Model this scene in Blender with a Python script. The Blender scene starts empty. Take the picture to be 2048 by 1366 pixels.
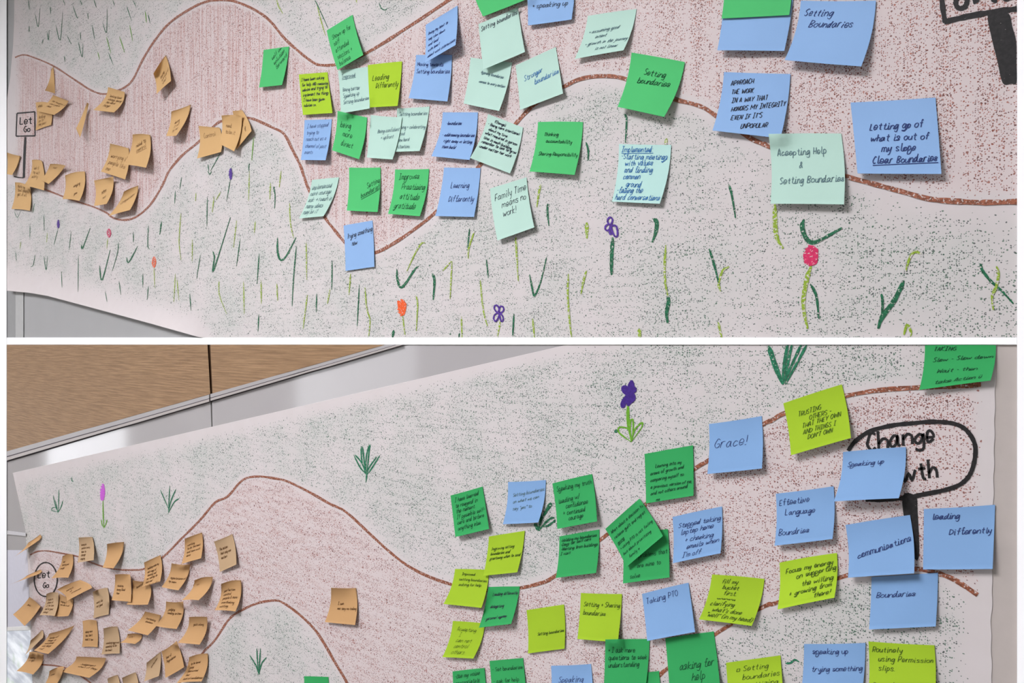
import bpy, math, random
import numpy as np
from mathutils import Vector

R = random.Random(7)
scene = bpy.context.scene
col = scene.collection

# ------------------------------------------------------------------ camera
W, HH, F = 2048.0, 1366.0, 1375.0
CAM = Vector((0.0, 0.0, 1.42))
cd = bpy.data.cameras.new('camera'); cam = bpy.data.objects.new('camera', cd); col.objects.link(cam)
cd.sensor_fit = 'HORIZONTAL'; cd.sensor_width = 36.0; cd.lens = 36.0 * F / W
cd.clip_start = 0.02; cd.clip_end = 60
scene.camera = cam
def pxscale(x):                       # pixels that 76 mm take at image column x
    return 46.0 + 0.055 * (x - 100.0)
def depth(x): return F * 0.076 / pxscale(x)
TH = math.atan(F / (1024 + 736.3636))          # angle between the wall and the picture plane
cam.location = CAM; cam.rotation_euler = (math.pi / 2, 0, TH)

# ------------------------------------------------------------------ world, exposure
w = bpy.data.worlds.new('world'); scene.world = w; w.use_nodes = True
bg = w.node_tree.nodes['Background']; bg.inputs[0].default_value = (0.93, 0.95, 1.0, 1); bg.inputs[1].default_value = 0.37
vs = scene.view_settings
vs.view_transform = 'Standard'; vs.look = 'None'; vs.gamma = 1.0; vs.use_curve_mapping = False; vs.exposure = 0.40
CEIL_LIGHT = 24.0
GLARE_LIGHT = 2.2
LAMPS = ((-4.0, -0.9, 0.40, 1, 'smaller square ceiling light panel nearest the end wall'), (-1.0, -1.2, 0.54, 1, 'larger square ceiling light panel over the middle of the floor'))
GLARE_PANES = ((-0.55, -0.04, 0.3, 1.1), (-3.5, -2.0, 0.6, 1.5))  # unseen glowing panes, added to give the whiteboard its bright reflections

# ------------------------------------------------------------------ the wall plane (y = DIST, facing -y)
CT, ST = math.cos(TH), math.sin(TH)
def raw(x, y):
    Y = depth(x); X = (x - 1024) / F * Y
    return Vector((X * CT - Y * ST, X * ST + Y * CT, -(y - 683) / F * Y))
TDIR = Vector((1, 0, 0)); NRM = Vector((0, -1, 0))
DIST = raw(1024, 683).y
def P(x, y, h=0.0):                   # point seen at (x, y), h metres proud of the wall
    return CAM + raw(x, y) * (1.0 - h / DIST)
O0 = CAM - NRM * DIST
def SZ(p):                            # in-plane coordinates of a point
    d = p - CAM
    return d.dot(TDIR), p.z
def WP(s, z, h=0.0):                  # point from in-plane coordinates
    q = O0 + TDIR * s + NRM * h
    return Vector((q.x, q.y, z))

# ------------------------------------------------------------------ materials
def lin(c):
    r = []
    for v in c[:3]:
        v /= 255.0
        r.append(v / 12.92 if v <= 0.04045 else ((v + 0.055) / 1.055) ** 2.4)
    return (*r, 1.0)
MATS = {}
def newmat(name):
    m = bpy.data.materials.new(name); m.use_nodes = True
    nt = m.node_tree; b = nt.nodes['Principled BSDF']
    b.inputs['Roughness'].default_value = 0.85
    b.inputs['Specular IOR Level'].default_value = 0.25
    MATS[name] = m
    return m, nt, b
def nd(nt, t, **kw):
    n = nt.nodes.new(t)
    for k, v in kw.items(): setattr(n, k, v)
    return n
def math_(nt, op, a, b=None, clamp=False):
    n = nd(nt, 'ShaderNodeMath', operation=op); n.use_clamp = clamp
    for i, v in enumerate((a, b)):
        if v is None: continue
        if isinstance(v, (int, float)): n.inputs[i].default_value = v
        else: nt.links.new(v, n.inputs[i])
    return n.outputs[0]
def mixc(nt, f, a, b, blend='MIX'):
    n = nd(nt, 'ShaderNodeMix', data_type='RGBA', blend_type=blend)
    if isinstance(f, (int, float)): n.inputs[0].default_value = f
    else: nt.links.new(f, n.inputs[0])
    for s, v in ((6, a), (7, b)):
        if isinstance(v, tuple): n.inputs[s].default_value = v
        else: nt.links.new(v, n.inputs[s])
    return n.outputs[2]
def noise(nt, vec, scale, detail=2.0, rough=0.5, sc=(1, 1, 1), rot=0.0, loc=(0, 0, 0)):
    mp = nd(nt, 'ShaderNodeMapping'); mp.inputs['Scale'].default_value = sc; mp.inputs['Rotation'].default_value = (0, 0, rot)
    mp.inputs['Location'].default_value = loc
    nt.links.new(vec, mp.inputs[0])
    n = nd(nt, 'ShaderNodeTexNoise'); n.inputs['Scale'].default_value = scale
    n.inputs['Detail'].default_value = detail; n.inputs['Roughness'].default_value = rough
    nt.links.new(mp.outputs[0], n.inputs['Vector'])
    return n.outputs[0]
def step(nt, v, lo, hi):
    n = nd(nt, 'ShaderNodeMapRange', interpolation_type='SMOOTHSTEP')
    nt.links.new(v, n.inputs[0]); n.inputs[1].default_value = lo; n.inputs[2].default_value = hi
    return n.outputs[0]
def flat(name, rgb, rough=0.85, spec=0.25, metal=0.0, emit=0.0, grain=0.04, gscale=60.0):
    if name in MATS: return MATS[name]
    m, nt, b = newmat(name)
    b.inputs['Roughness'].default_value = rough; b.inputs['Specular IOR Level'].default_value = spec
    b.inputs['Metallic'].default_value = metal
    tc = nd(nt, 'ShaderNodeTexCoord')
    n = noise(nt, tc.outputs['Object'], gscale, 3)
    c = lin(rgb); lo = tuple(v * (1 - grain * 2) for v in c[:3]) + (1,)
    out = mixc(nt, n, lo, tuple(min(1, v * (1 + grain)) for v in c[:3]) + (1,))
    nt.links.new(out, b.inputs['Base Color'])
    if emit:
        b.inputs['Emission Color'].default_value = c; b.inputs['Emission Strength'].default_value = emit
    return m

PAPER = (226, 219, 216)
def mural_mat(name, hatch_sc, hatch_rot, brown_hi, green_hi, hatch_amt, bdens, gdens):
    """white roll paper rubbed with crayon: specks of brown and green on the paper's tooth"""
    m, nt, b = newmat(name)
    uv = nd(nt, 'ShaderNodeUVMap').outputs[0]
    def attr(a): return nd(nt, 'ShaderNodeAttribute', attribute_name=a).outputs['Fac']
    def specks(scale, loc, p, r0, r1):
        mp = nd(nt, 'ShaderNodeMapping'); mp.inputs['Location'].default_value = loc; nt.links.new(uv, mp.inputs[0])
        wob = nd(nt, 'ShaderNodeTexNoise'); wob.inputs['Scale'].default_value = scale * 0.8; nt.links.new(mp.outputs[0], wob.inputs['Vector'])
        sub = nd(nt, 'ShaderNodeVectorMath', operation='SUBTRACT'); nt.links.new(wob.outputs['Color'], sub.inputs[0]); sub.inputs[1].default_value = (0.5, 0.5, 0.5)
        scl = nd(nt, 'ShaderNodeVectorMath', operation='SCALE'); nt.links.new(sub.outputs[0], scl.inputs[0]); scl.inputs['Scale'].default_value = 0.8 / scale
        add = nd(nt, 'ShaderNodeVectorMath', operation='ADD'); nt.links.new(mp.outputs[0], add.inputs[0]); nt.links.new(scl.outputs[0], add.inputs[1])
        vo = nd(nt, 'ShaderNodeTexVoronoi'); vo.voronoi_dimensions = '2D'; vo.inputs['Scale'].default_value = scale
        nt.links.new(add.outputs[0], vo.inputs['Vector'])
        sp = nd(nt, 'ShaderNodeSeparateColor'); nt.links.new(vo.outputs['Color'], sp.inputs[0])
        rad = math_(nt, 'ADD', math_(nt, 'MULTIPLY', sp.outputs[1], r1 - r0), r0)
        d = step(nt, math_(nt, 'SUBTRACT', rad, vo.outputs['Distance']), -0.03, 0.07)
        return math_(nt, 'MULTIPLY', d, math_(nt, 'LESS_THAN', sp.outputs[0], p)), sp.outputs[2]
    br, gr, fi, le = attr('brown'), attr('green'), attr('fine'), attr('coarse')
    near = math_(nt, 'SUBTRACT', 1.0, math_(nt, 'MULTIPLY', le, 0.75))
    finen = noise(nt, uv, 210, 3, 0.75, loc=(1.3, 2.7, 0))
    patch = noise(nt, uv, 9, 3, 0.6); patch2 = noise(nt, uv, 22, 3, 0.6, loc=(9, 4, 0))
    rows = noise(nt, uv, 1.0, 3, 0.6, sc=(14, 150, 1), rot=hatch_rot)
    hatch = noise(nt, uv, 1.0, 3, 0.6, sc=hatch_sc, rot=hatch_rot)
    wide = noise(nt, uv, 1.0, 2, 0.5, sc=(hatch_sc[0] * 0.36, hatch_sc[1] * 0.6 + 2, 1), rot=hatch_rot, loc=(2, 5, 0))
    paper = mixc(nt, noise(nt, uv, 25, 3), lin((197, 189, 187)), lin((204, 197, 196)))
    paper = mixc(nt, math_(nt, 'MULTIPLY', br, 0.8), paper, lin((203, 189, 187)))
    paper = mixc(nt, math_(nt, 'MULTIPLY', math_(nt, 'MULTIPLY', gr, step(nt, patch, 0.25, 0.75)), 0.8), paper, lin((187, 188, 183)))
    def c0(v, k): return math_(nt, 'MULTIPLY', math_(nt, 'SUBTRACT', v, 0.5), k)
    pb = math_(nt, 'ADD', math_(nt, 'ADD', c0(hatch, hatch_amt), c0(patch, 0.7)), math_(nt, 'ADD', c0(wide, 1.5), bdens))
    pb = math_(nt, 'MULTIPLY', pb, br)
    pg = math_(nt, 'ADD', math_(nt, 'ADD', c0(rows, 1.9), math_(nt, 'ADD', c0(patch, 0.9), c0(patch2, 0.5))), gdens)
    pg = math_(nt, 'MULTIPLY', pg, gr)
    soft = math_(nt, 'MULTIPLY', step(nt, math_(nt, 'ADD', hatch, math_(nt, 'MULTIPLY', finen, 0.5)), 0.66, 0.95), math_(nt, 'MULTIPLY', br, fi))
    c = mixc(nt, math_(nt, 'MULTIPLY', soft, 0.62), paper, lin((176, 128, 118)))
    for scale, loc, kp, r0, r1 in ((500, (0, 0, 0), math_(nt, 'MULTIPLY', near, 1.05), 0.18, 0.42), (330, (3.3, 1.7, 0), 0.6, 0.16, 0.38), (185, (5.1, 8.3, 0), math_(nt, 'MULTIPLY', le, 0.68), 0.13, 0.33)):
        mk, rnd_ = specks(scale, loc, math_(nt, 'MULTIPLY', pb, kp), r0, r1)
        c = mixc(nt, math_(nt, 'MULTIPLY', mk, 0.86), c, mixc(nt, rnd_, lin(brown_hi), lin((84, 44, 40))))
        mk, rnd_ = specks(scale, (loc[0] + 7.1, loc[1] + 2.9, 0), math_(nt, 'MULTIPLY', pg, kp), r0, r1)
        c = mixc(nt, math_(nt, 'MULTIPLY', mk, 0.84), c, mixc(nt, step(nt, rnd_, 0.2, 0.7), lin((54, 64, 62)), lin(green_hi)))
    nt.links.new(c, b.inputs['Base Color'])
    bp = nd(nt, 'ShaderNodeBump'); bp.inputs['Strength'].default_value = 0.12; bp.inputs['Distance'].default_value = 0.001
    nt.links.new(noise(nt, uv, 30, 4), bp.inputs['Height']); nt.links.new(bp.outputs[0], b.inputs['Normal'])
    return m

def crayon(name, rgb, cover=0.55, dark=0.6):
    """wax stroke broken up by the tooth of the paper"""
    if name in MATS: return MATS[name]
    m, nt, b = newmat(name)
    uv = nd(nt, 'ShaderNodeUVMap').outputs[0]
    n = noise(nt, uv, 330, 2.5, 0.62); n2 = noise(nt, uv, 260, 2, 0.6, loc=(5, 1, 0))
    c = lin(rgb); d = tuple(v * dark for v in c[:3]) + (1,)
    wax = mixc(nt, step(nt, n2, 0.42, 0.58), c, d)
    lo = 0.5 - (cover - 0.5) * 0.5
    out = mixc(nt, step(nt, n, lo - 0.05, lo + 0.05), lin((200, 191, 187)), wax)
    nt.links.new(out, b.inputs['Base Color']); b.inputs['Roughness'].default_value = 0.6
    return m

def note_mat(name, rgb):
    m, nt, b = newmat(name)
    rgb = tuple(v * 0.955 for v in rgb)
    tc = nd(nt, 'ShaderNodeTexCoord')
    n = noise(nt, tc.outputs['Object'], 14, 3); f = noise(nt, tc.outputs['Object'], 700, 2)
    c = lin(rgb)
    out = mixc(nt, n, tuple(v * 0.95 for v in c[:3]) + (1,), tuple(min(1, v * 1.04) for v in c[:3]) + (1,))
    out = mixc(nt, math_(nt, 'MULTIPLY', f, 0.12), out, tuple(v * 0.8 for v in c[:3]) + (1,))
    nt.links.new(out, b.inputs['Base Color'])
    return m
for k, c in (('green', (80, 190, 112)), ('mint', (184, 217, 203)), ('blue', (142, 178, 222)), ('lime', (168, 204, 46)),
             ('tan', (210, 170, 116)), ('kraft', (198, 155, 106)), ('pale', (190, 160, 124)), ('dgreen', (52, 162, 90)), ('dlime', (160, 194, 42)), ('dblue', (129, 167, 211)), ('aqua', (184, 222, 214))):
    note_mat('note_' + k, c)
INK = {'k': flat('ink_dark', (44, 48, 62)), 'f': flat('ink_faint', (92, 118, 124)), 'b': flat('ink_blue', (52, 110, 168)),
       'n': flat('ink_navy', (48, 62, 110)), 'g': flat('ink_green', (22, 74, 46)), 'o': flat('ink_olive', (66, 88, 26)), 'w': flat('ink_brown', (104, 72, 40)),
       'h': flat('ink_black', (34, 30, 30))}

# ------------------------------------------------------------------ object helpers
def link(name, me, mat, parent=None):
    o = bpy.data.objects.new(name, me)
    if mat: me.materials.append(mat)
    col.objects.link(o)
    if parent is not None:
        o.parent = parent; o.matrix_parent_inverse = parent.matrix_world.inverted()
    return o
def mesh(name, verts, faces, smooth=False):
    me = bpy.data.meshes.new(name); me.from_pydata([tuple(v) for v in verts], [], faces); me.update()
    if smooth:
        for p in me.polygons: p.use_smooth = True
    return me
def thick(name, v, f, nu, nv, t):
    """sheet of paper: smooth front and back, flat rim"""
    n = len(v); V = list(v) + [Vector(p) + Vector((0, t, 0)) for p in v]
    Fs = list(f) + [tuple(k + n for k in q[::-1]) for q in f]; nf = len(Fs)
    w = nu + 1
    ring = list(range(0, w)) + [j * w + nu for j in range(1, nv + 1)] + [nv * w + i for i in range(nu - 1, -1, -1)] + [j * w for j in range(nv - 1, 0, -1)]
    for a, b in zip(ring, ring[1:] + ring[:1]): Fs.append((a, b, b + n, a + n))
    me = mesh(name, V, Fs)
    for i, p in enumerate(me.polygons): p.use_smooth = i < nf
    return me
def set_uv(me):
    """in-plane metres as UV"""
    uvl = me.uv_layers.new(name='UVMap')
    n = len(me.loops); idx = np.zeros(n, dtype=np.int32); me.loops.foreach_get('vertex_index', idx)
    co = np.zeros(len(me.vertices) * 3); me.vertices.foreach_get('co', co); co = co.reshape(-1, 3)
    s = (co - np.array(CAM)) @ np.array(TDIR)
    uv = np.stack([s, co[:, 2]], 1)[idx]
    uvl.data.foreach_set('uv', uv.ravel())
def tag(o, label=None, cat=None, group=None, kind=None):
    if label: o['label'] = label
    if cat: o['category'] = cat
    if group: o['group'] = group
    if kind: o['kind'] = kind
    return o
def slab_mesh(name, pts, h0, h1):
    """prism on the wall: outline in pixels, from h0 to h1 metres proud (tiny bevel on the front)"""
    n = len(pts); cx = sum(p[0] for p in pts) / n; cy = sum(p[1] for p in pts) / n
    sg = lambda v: max(-0.5, min(0.5, v))
    ins = [(p[0] + sg(cx - p[0]), p[1] + sg(cy - p[1])) for p in pts]
    v = [P(x, y, h0) for x, y in pts] + [P(x, y, h1 - (h1 - h0) * 0.2) for x, y in pts] + [P(x, y, h1) for x, y in ins]
    f = [tuple(range(n))[::-1], tuple(range(2 * n, 3 * n))]
    for k in (0, n):
        for i in range(n):
            j = (i + 1) % n; f.append((k + i, k + j, k + n + j, k + n + i))
    me = mesh(name, v, f); set_uv(me); return me
def box_mesh(name, x0, x1, y0, y1, z0, z1):
    v = [(x, y, z) for z in (z0, z1) for y in (y0, y1) for x in (x0, x1)]
    return mesh(name, v, [(0, 2, 3, 1), (4, 5, 7, 6), (0, 1, 5, 4), (1, 3, 7, 5), (3, 2, 6, 7), (2, 0, 4, 6)])

def catmull(pts, sub=5, closed=False):
    pts = [tuple(map(float, p)) for p in pts]
    n = len(pts)
    if n < 3: 
        a, b = pts[0], pts[-1]
        return [(a[0] + (b[0] - a[0]) * t / 4, a[1] + (b[1] - a[1]) * t / 4) for t in range(5)]
    out = []
    for i in range(n if closed else n - 1):
        p0 = pts[(i - 1) % n] if closed or i > 0 else pts[0]
        p1 = pts[i]; p2 = pts[(i + 1) % n]
        p3 = pts[(i + 2) % n] if closed or i + 2 < n else pts[-1]
        for k in range(sub):
            t = k / sub
            out.append(tuple(0.5 * (2 * p1[a] + (p2[a] - p0[a]) * t + (2 * p0[a] - 5 * p1[a] + 4 * p2[a] - p3[a]) * t * t
                                    + (3 * p1[a] - p0[a] - 3 * p2[a] + p3[a]) * t ** 3) for a in (0, 1)))
    out.append(pts[0] if closed else pts[-1])
    return out
def ribbon(pts, widths, fn, verts, faces):
    """flat ribbon along 2-d points; fn maps 2-d points to space"""
    n = len(pts)
    base = len(verts)
    for i, (x, y) in enumerate(pts):
        a = pts[max(0, i - 1)]; b = pts[min(n - 1, i + 1)]
        dx, dy = b[0] - a[0], b[1] - a[1]; L = math.hypot(dx, dy) or 1.0
        nx, ny = -dy / L, dx / L; w = widths[i] if isinstance(widths, list) else widths
        verts.append(fn(x + nx * w / 2, y + ny * w / 2)); verts.append(fn(x - nx * w / 2, y - ny * w / 2))
        if i: k = base + 2 * i; faces.append((k - 2, k - 1, k + 1, k))

# ------------------------------------------------------------------ handwriting: single-stroke letters
GL = {}
for line in """a 4g2h0f1d3e4h4e5d
b 0k0d 0f2h4f2d0e
c 4g2h0f1d4e
d 4g2h0f1d3e4k 4k4e5d
e 0f4f3h1h0f1d4e
f 4j3k2j2d 0h4h
g 4g2h0f1d3e4h4b2a0b
h 0k0d 0f2h4g4d
i 1h1d2d 1j1i
j 3h3b1a0b 3j3i
k 0k0d 4h0f4d
l 1k1e2d
m 0h0d 0g1h3g3d 3g4h6g6d
n 0h0d 0f2h4g4d
o 2h0g0e2d4e4g2h
p 0h0a 0g2h4f2d0e
q 4g2h0f1d4e 4h4a
r 0h0d0f1h3h
s 4g2h0g4e2d0e
t 2j2e3d4d 0h4h
u 0h0e2d4f4h4d
v 0h2d4h
w 0h1d3g4d6h
x 0h4d 4h0d
y 0h1e3e4h 4h3b1a
z 0h4h0d4d
A 0d2k4d 1f4f
B 0k0d 0k4j3h0g4f3d0d
C 4j2k0h0f2d4e
D 0k0d 0k4i4f0d
E 4k0k 0k0d 0d4d 0g3g
F 4k0k 0k0d 0g3g
G 4j2k0h0f2d4e4g2g
H 0k0d 4k4d 0g4g
I 2k2d 0k4k 0d4d
J 4k4e2d0e
K 0k0d 4k0g4d
L 0k0d 0d4d
M 0d0k 0k3f 3f6k 6k6d
N 0d0k 0k4d 4d4k
O 2k0i0f2d4f4i2k
P 0d0k 0k4j3g0g
Q 2k0i0f2d4f4i2k 2f5c
R 0d0k 0k4j3g0g 1g4d
S 4j2k0i4f2d0e
T 0k4k 2k2d
U 0k0e2d4e4k
V 0k2d 2d4k
W 0k1d 1d3i 3i5d 5d6k
X 0k4d 4k0d
Y 0k2g 4k2g 2g2d
Z 0k4k0d4d
. 0d1d
, 1d0c
- 0g3g
' 1k0i
! 1k1f 1d0d
& 5d1i2k3i0f1d4g
+ 0g4g 2i2e
: 0d1d 0h1h
" 0k0i 2k2i
/ 0c4k
* 1h0g1f2g1h
( 2k0h0f2c
) 0k2h2f0c
# 0h0d 0d4d 4d4h 4h0h
> 0g6g 4i6g4e
~ 0g2h4f6h8f9h
$ 0h1d3d4h 1j1i 3j3i
^ 2d0g1h2g3h4g2d""".split('\n'):
    ch, rest = line.split(' ', 1)
    GL[ch] = [[(int(s[i]), ord(s[i + 1]) - 100) for i in range(0, len(s), 2)] for s in rest.split(' ')]
def line_strokes(text, rnd, xn, slant, join, jit):
    x = 0.0; out = []; last = None
    for ch in text:
        if ch == ' ': x += 2.8; last = None; continue
        g = GL.get(ch)
        if not g: x += 3; last = None; continue
        wmax = max(p[0] for s in g for p in s)
        dy = rnd.uniform(-jit, jit); ky = rnd.uniform(0.88, 1.1); kx = xn * rnd.uniform(0.85, 1.12)
        def T(p): return (x + p[0] * kx + slant * p[1] + rnd.uniform(-jit, jit), p[1] * ky + dy + rnd.uniform(-jit, jit))
        low = ch.islower()
        for n, st in enumerate(g):
            q = [T(p) for p in st]
            if n == 0 and low and last and join and st[0][1] <= 4:
                out.append(catmull([last, ((last[0] + q[0][0]) / 2, min(last[1], q[0][1]) + 0.3), q[0]], 3))
            out.append(catmull(q, 3) if len(q) > 2 else q)
        e = max((p for st in g for p in (st[0], st[-1]) if p[1] <= 2), key=lambda p: p[0], default=None)
        last = (x + e[0] * kx + slant * e[1], e[1] * ky + dy) if (low and e) else None
        x += wmax * kx + 1.15
    return out, x
def write(lines, fn, u0, v0, size, leading, rot, pen, rnd, verts, faces, maxw=None, style=None):
    """write lines on a 2-d patch; size = cap height; '_' before a line underlines it, leading spaces indent"""
    unit = size / 7.0
    xn, slant, join, jit = style or (rnd.uniform(0.62, 0.8), rnd.uniform(0.08, 0.34), rnd.random() < 0.65, rnd.uniform(0.1, 0.22))
    st = [line_strokes(l.lstrip('_'), rnd, xn, slant, join, jit) for l in lines]
    if maxw:
        m = max(s[1] for s in st)
        if m * unit > maxw: unit = maxw / m
    cr, sr = math.cos(rot), math.sin(rot)
    for i, (ss, wd) in enumerate(st):
        drift = rnd.uniform(-0.02, 0.05)
        def tr(a, b):
            x = a * unit; y = -b * unit + (i + 1) * leading - x * drift
            return u0 + x * cr + y * sr, v0 - x * sr + y * cr
        if lines[i].startswith('_'): ss = ss + [[(0, -1.8), (wd * 0.5, -1.5), (wd, -1.7)]]
        for s in ss:
            ribbon([tr(*p) for p in s], pen, fn, verts, faces)

# ------------------------------------------------------------------ the room
GREYWALL = flat('grey_wall_paint', (160, 160, 159), 0.6, 0.3, gscale=6)
WHITEP = flat('white_trim_paint', (254, 254, 254), 0.6, 0.3, grain=0.0)
def whiteboard():
    m, nt, b = newmat('whiteboard_enamel')
    uv = nd(nt, 'ShaderNodeUVMap').outputs[0]
    nt.links.new(mixc(nt, noise(nt, uv, 4, 3), lin((160, 156, 156)), lin((170, 167, 166))), b.inputs['Base Color'])
    b.inputs['Roughness'].default_value = 0.07; b.inputs['Specular IOR Level'].default_value = 0.42
    return m
WB = whiteboard()
def quadwall(name, s0, s1, z0, z1, mat):
    v = [WP(s0, z0), WP(s1, z0), WP(s1, z1), WP(s0, z1), WP(s0, z0, -0.1), WP(s1, z0, -0.1), WP(s1, z1, -0.1), WP(s0, z1, -0.1)]
    me = mesh(name, v, [(0, 1, 2, 3), (5, 4, 7, 6), (0, 4, 5, 1), (3, 2, 6, 7), (0, 3, 7, 4), (1, 5, 6, 2)]); set_uv(me)
    return tag(link(name, me, mat), kind='structure')
SL, SR = -5.6, 2.6
ZC = 2.9
YB = DIST
quadwall('wall_back', SL, SR, 0, ZC, GREYWALL)
FLOORM = flat('carpet_grey', (140, 136, 130), 0.95, 0.1, grain=0.15, gscale=200)
CEILM = flat('ceiling_white', (230, 229, 226), 0.9, 0.1, gscale=30)
tag(link('floor', box_mesh('floor', SL, SR, -5.5, YB, -0.05, 0), FLOORM), kind='structure')
tag(link('ceiling', box_mesh('ceiling', SL, SR, -5.5, YB, ZC, ZC + 0.05), CEILM), kind='structure')
XE = -5.4
WPAINT = flat('end_wall_paint', (196, 192, 186), 0.8, 0.2, gscale=8)
PANE = flat('added_glare_pane', (244, 246, 250), 0.3, 0.3, emit=GLARE_LIGHT, grain=0.0)
WFR = flat('window_frame_white', (225, 224, 220), 0.5)
tag(link('wall_left', box_mesh('wall_left', XE - 0.1, XE, -5.5, YB, 0, ZC), WPAINT), kind='structure')
for i, (y0, y1, z0, z1) in enumerate(GLARE_PANES):
    o = tag(link('window_%d' % (i + 2), box_mesh('window', XE, XE + 0.02, y0, y1, z0, z1), PANE), kind='structure')  # added pane, placed where the whiteboard mirrors it as a bright patch
    for (a, b, c, d) in ((y0 - 0.05, y1 + 0.05, z0 - 0.05, z0), (y0 - 0.05, y1 + 0.05, z1, z1 + 0.05), (y0 - 0.05, y0, z0, z1), (y1, y1 + 0.05, z0, z1)):
        link('window_frame', box_mesh('window_frame', XE, XE + 0.04, a, b, c, d), WFR, o)

# ceiling lights: panels with a frame
for LX, LY, half, st, lab in LAMPS:
    lamp = bpy.data.objects.new('ceiling_light', None); lamp.location = (LX, LY, ZC); col.objects.link(lamp)
    bpy.context.view_layer.update()
    tag(lamp, lab, 'light', 'ceiling light panels')
    link('diffuser', box_mesh('diffuser', LX - half, LX + half, LY - half, LY + half, ZC - 0.03, ZC - 0.001), flat('lamp_diffuser', (250, 249, 255), emit=CEIL_LIGHT, grain=0.0), lamp)
    k = half + 0.05
    for a, b, c, d in ((-k, k, -k, -half), (-k, k, half, k), (-k, -half, -half, half), (half, k, -half, half)):
        link('frame', box_mesh('frame', LX + a, LX + b, LY + c, LY + d, ZC - 0.05, ZC), WFR, lamp)

# ------------------------------------------------------------------ wall panels, rails and trim
RT, RB = 675.0, 689.5                      # the white rail between the two murals
def slab(name, pts, h0, h1, mat, parent=None): return link(name, slab_mesh(name, pts, h0, h1), mat, parent)
def dense(pts, n=24):
    return pts
xs = [13.5 + i * 2020.5 / 40 for i in range(41)]
tag(slab('trim_1', [(x, RT) for x in xs] + [(x, RB) for x in xs[::-1]], 0.0, 0.0045, WHITEP), kind='structure')
tag(slab('trim_2', [(-14, -95), (13.5, -95), (13.5, 1460), (-14, 1460)], 0.0, 0.0045, WHITEP), kind='structure')
tag(slab('trim_3', [(2034, -700), (2110, -700), (2110, 2050), (2034, 2050)], 0.0, 0.0045, WHITEP), kind='structure')
# corner strip below the upper mural
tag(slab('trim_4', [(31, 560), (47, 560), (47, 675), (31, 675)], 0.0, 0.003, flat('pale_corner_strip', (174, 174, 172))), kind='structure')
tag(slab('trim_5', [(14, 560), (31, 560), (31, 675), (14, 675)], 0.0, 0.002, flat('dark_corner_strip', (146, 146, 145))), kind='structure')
# whiteboard panels
def ymetal(x, off=0.0): return 922.5 + (690 - 922.5) * (x - 14) / (806 - 14) + off
wb_l = slab('whiteboard_panel', [(13.6, ymetal(13.6, -1)), (421, ymetal(421, -1)), (428, 1000), (428, 1100), (13.6, 1100)], 0.0008, 0.0016, WB)
tag(wb_l, 'glossy white wall panel with the seam, under the wood panel with the dark gap', 'panel', 'glossy white wall panels')
wb_r = slab('whiteboard_panel', [(424.5, ymetal(424.5, -1)), (804, 689.6), (1975, 689.6), (1975, 1100), (430, 1100)], 0.0008, 0.0016, WB)
tag(wb_r, 'long glossy white wall panel running behind the lower mural to its torn right edge', 'panel', 'glossy white wall panels')
tag(slab('trim_6', [(421, ymetal(421, 0)), (424.5, ymetal(424.5, 0)), (430, 1100), (428, 1100)], 0.0, 0.0006, flat('seam_dark', (96, 92, 90))), kind='structure')
tag(slab('wall_right', [(1972, 689.6), (2034, 689.6), (2034, 1500), (1972, 1500)], 0.0, 0.0014, flat('beige_wall', (180, 171, 165))), kind='structure')
def wood():
    m, nt, b = newmat('oak_laminate')
    uv = nd(nt, 'ShaderNodeUVMap').outputs[0]
    s0, z0 = SZ(P(14, 905)); s1, z1 = SZ(P(800, 690)); ang = math.atan2(z1 - z0, s1 - s0)
    g = noise(nt, uv, 1.0, 5, 0.65, sc=(9, 260, 1), rot=-ang); g2 = noise(nt, uv, 1.0, 3, 0.5, sc=(2, 30, 1), rot=-ang)
    c = mixc(nt, step(nt, g, 0.3, 0.7), lin((126, 98, 70)), lin((166, 134, 100)))
    c = mixc(nt, math_(nt, 'MULTIPLY', g2, 0.35), c, lin((112, 86, 62)))
    nt.links.new(c, b.inputs['Base Color']); b.inputs['Roughness'].default_value = 0.55
    return m
OAK = wood()
def yw(x, o=0.0): return 903 + (690 - 903) * (x - 14) / (770 - 14) + o
p = slab('wood_panel', [(13.6, 689.6), (415.5, 689.6), (421, yw(421)), (13.6, yw(13.6))], 0.001, 0.006, OAK)
tag(p, 'large oak laminate wall panel beside the dark vertical gap, next to the side trim', 'panel', 'oak wall panels')
p = slab('wood_panel', [(420.5, 689.6), (768, 689.6), (425, yw(425))], 0.001, 0.006, OAK)
tag(p, 'small triangular stretch of oak laminate wall panel between dark gap and white rail', 'panel', 'oak wall panels')
tag(slab('trim_7', [(414, 689.6), (422, 689.6), (426, yw(426)), (419, yw(419))], 0.0, 0.0015, flat('panel_gap', (70, 48, 30))), kind='structure')
MET = flat('brushed_metal', (170, 166, 166), 0.45, 0.4, 0.35, gscale=20)
MET2 = flat('brushed_metal_lower', (176, 168, 164), 0.45, 0.4, 0.3, gscale=20)
DK = flat('rail_groove_and_shadow', (72, 66, 70))  # groove colour, also used for the shadow painted under the rail
def yr(x, f):                               # f = 0 at the wood's lower edge, 1 at the painted shadow line below the metal
    return yw(x) + f * (ymetal(x) - yw(x))
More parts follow.
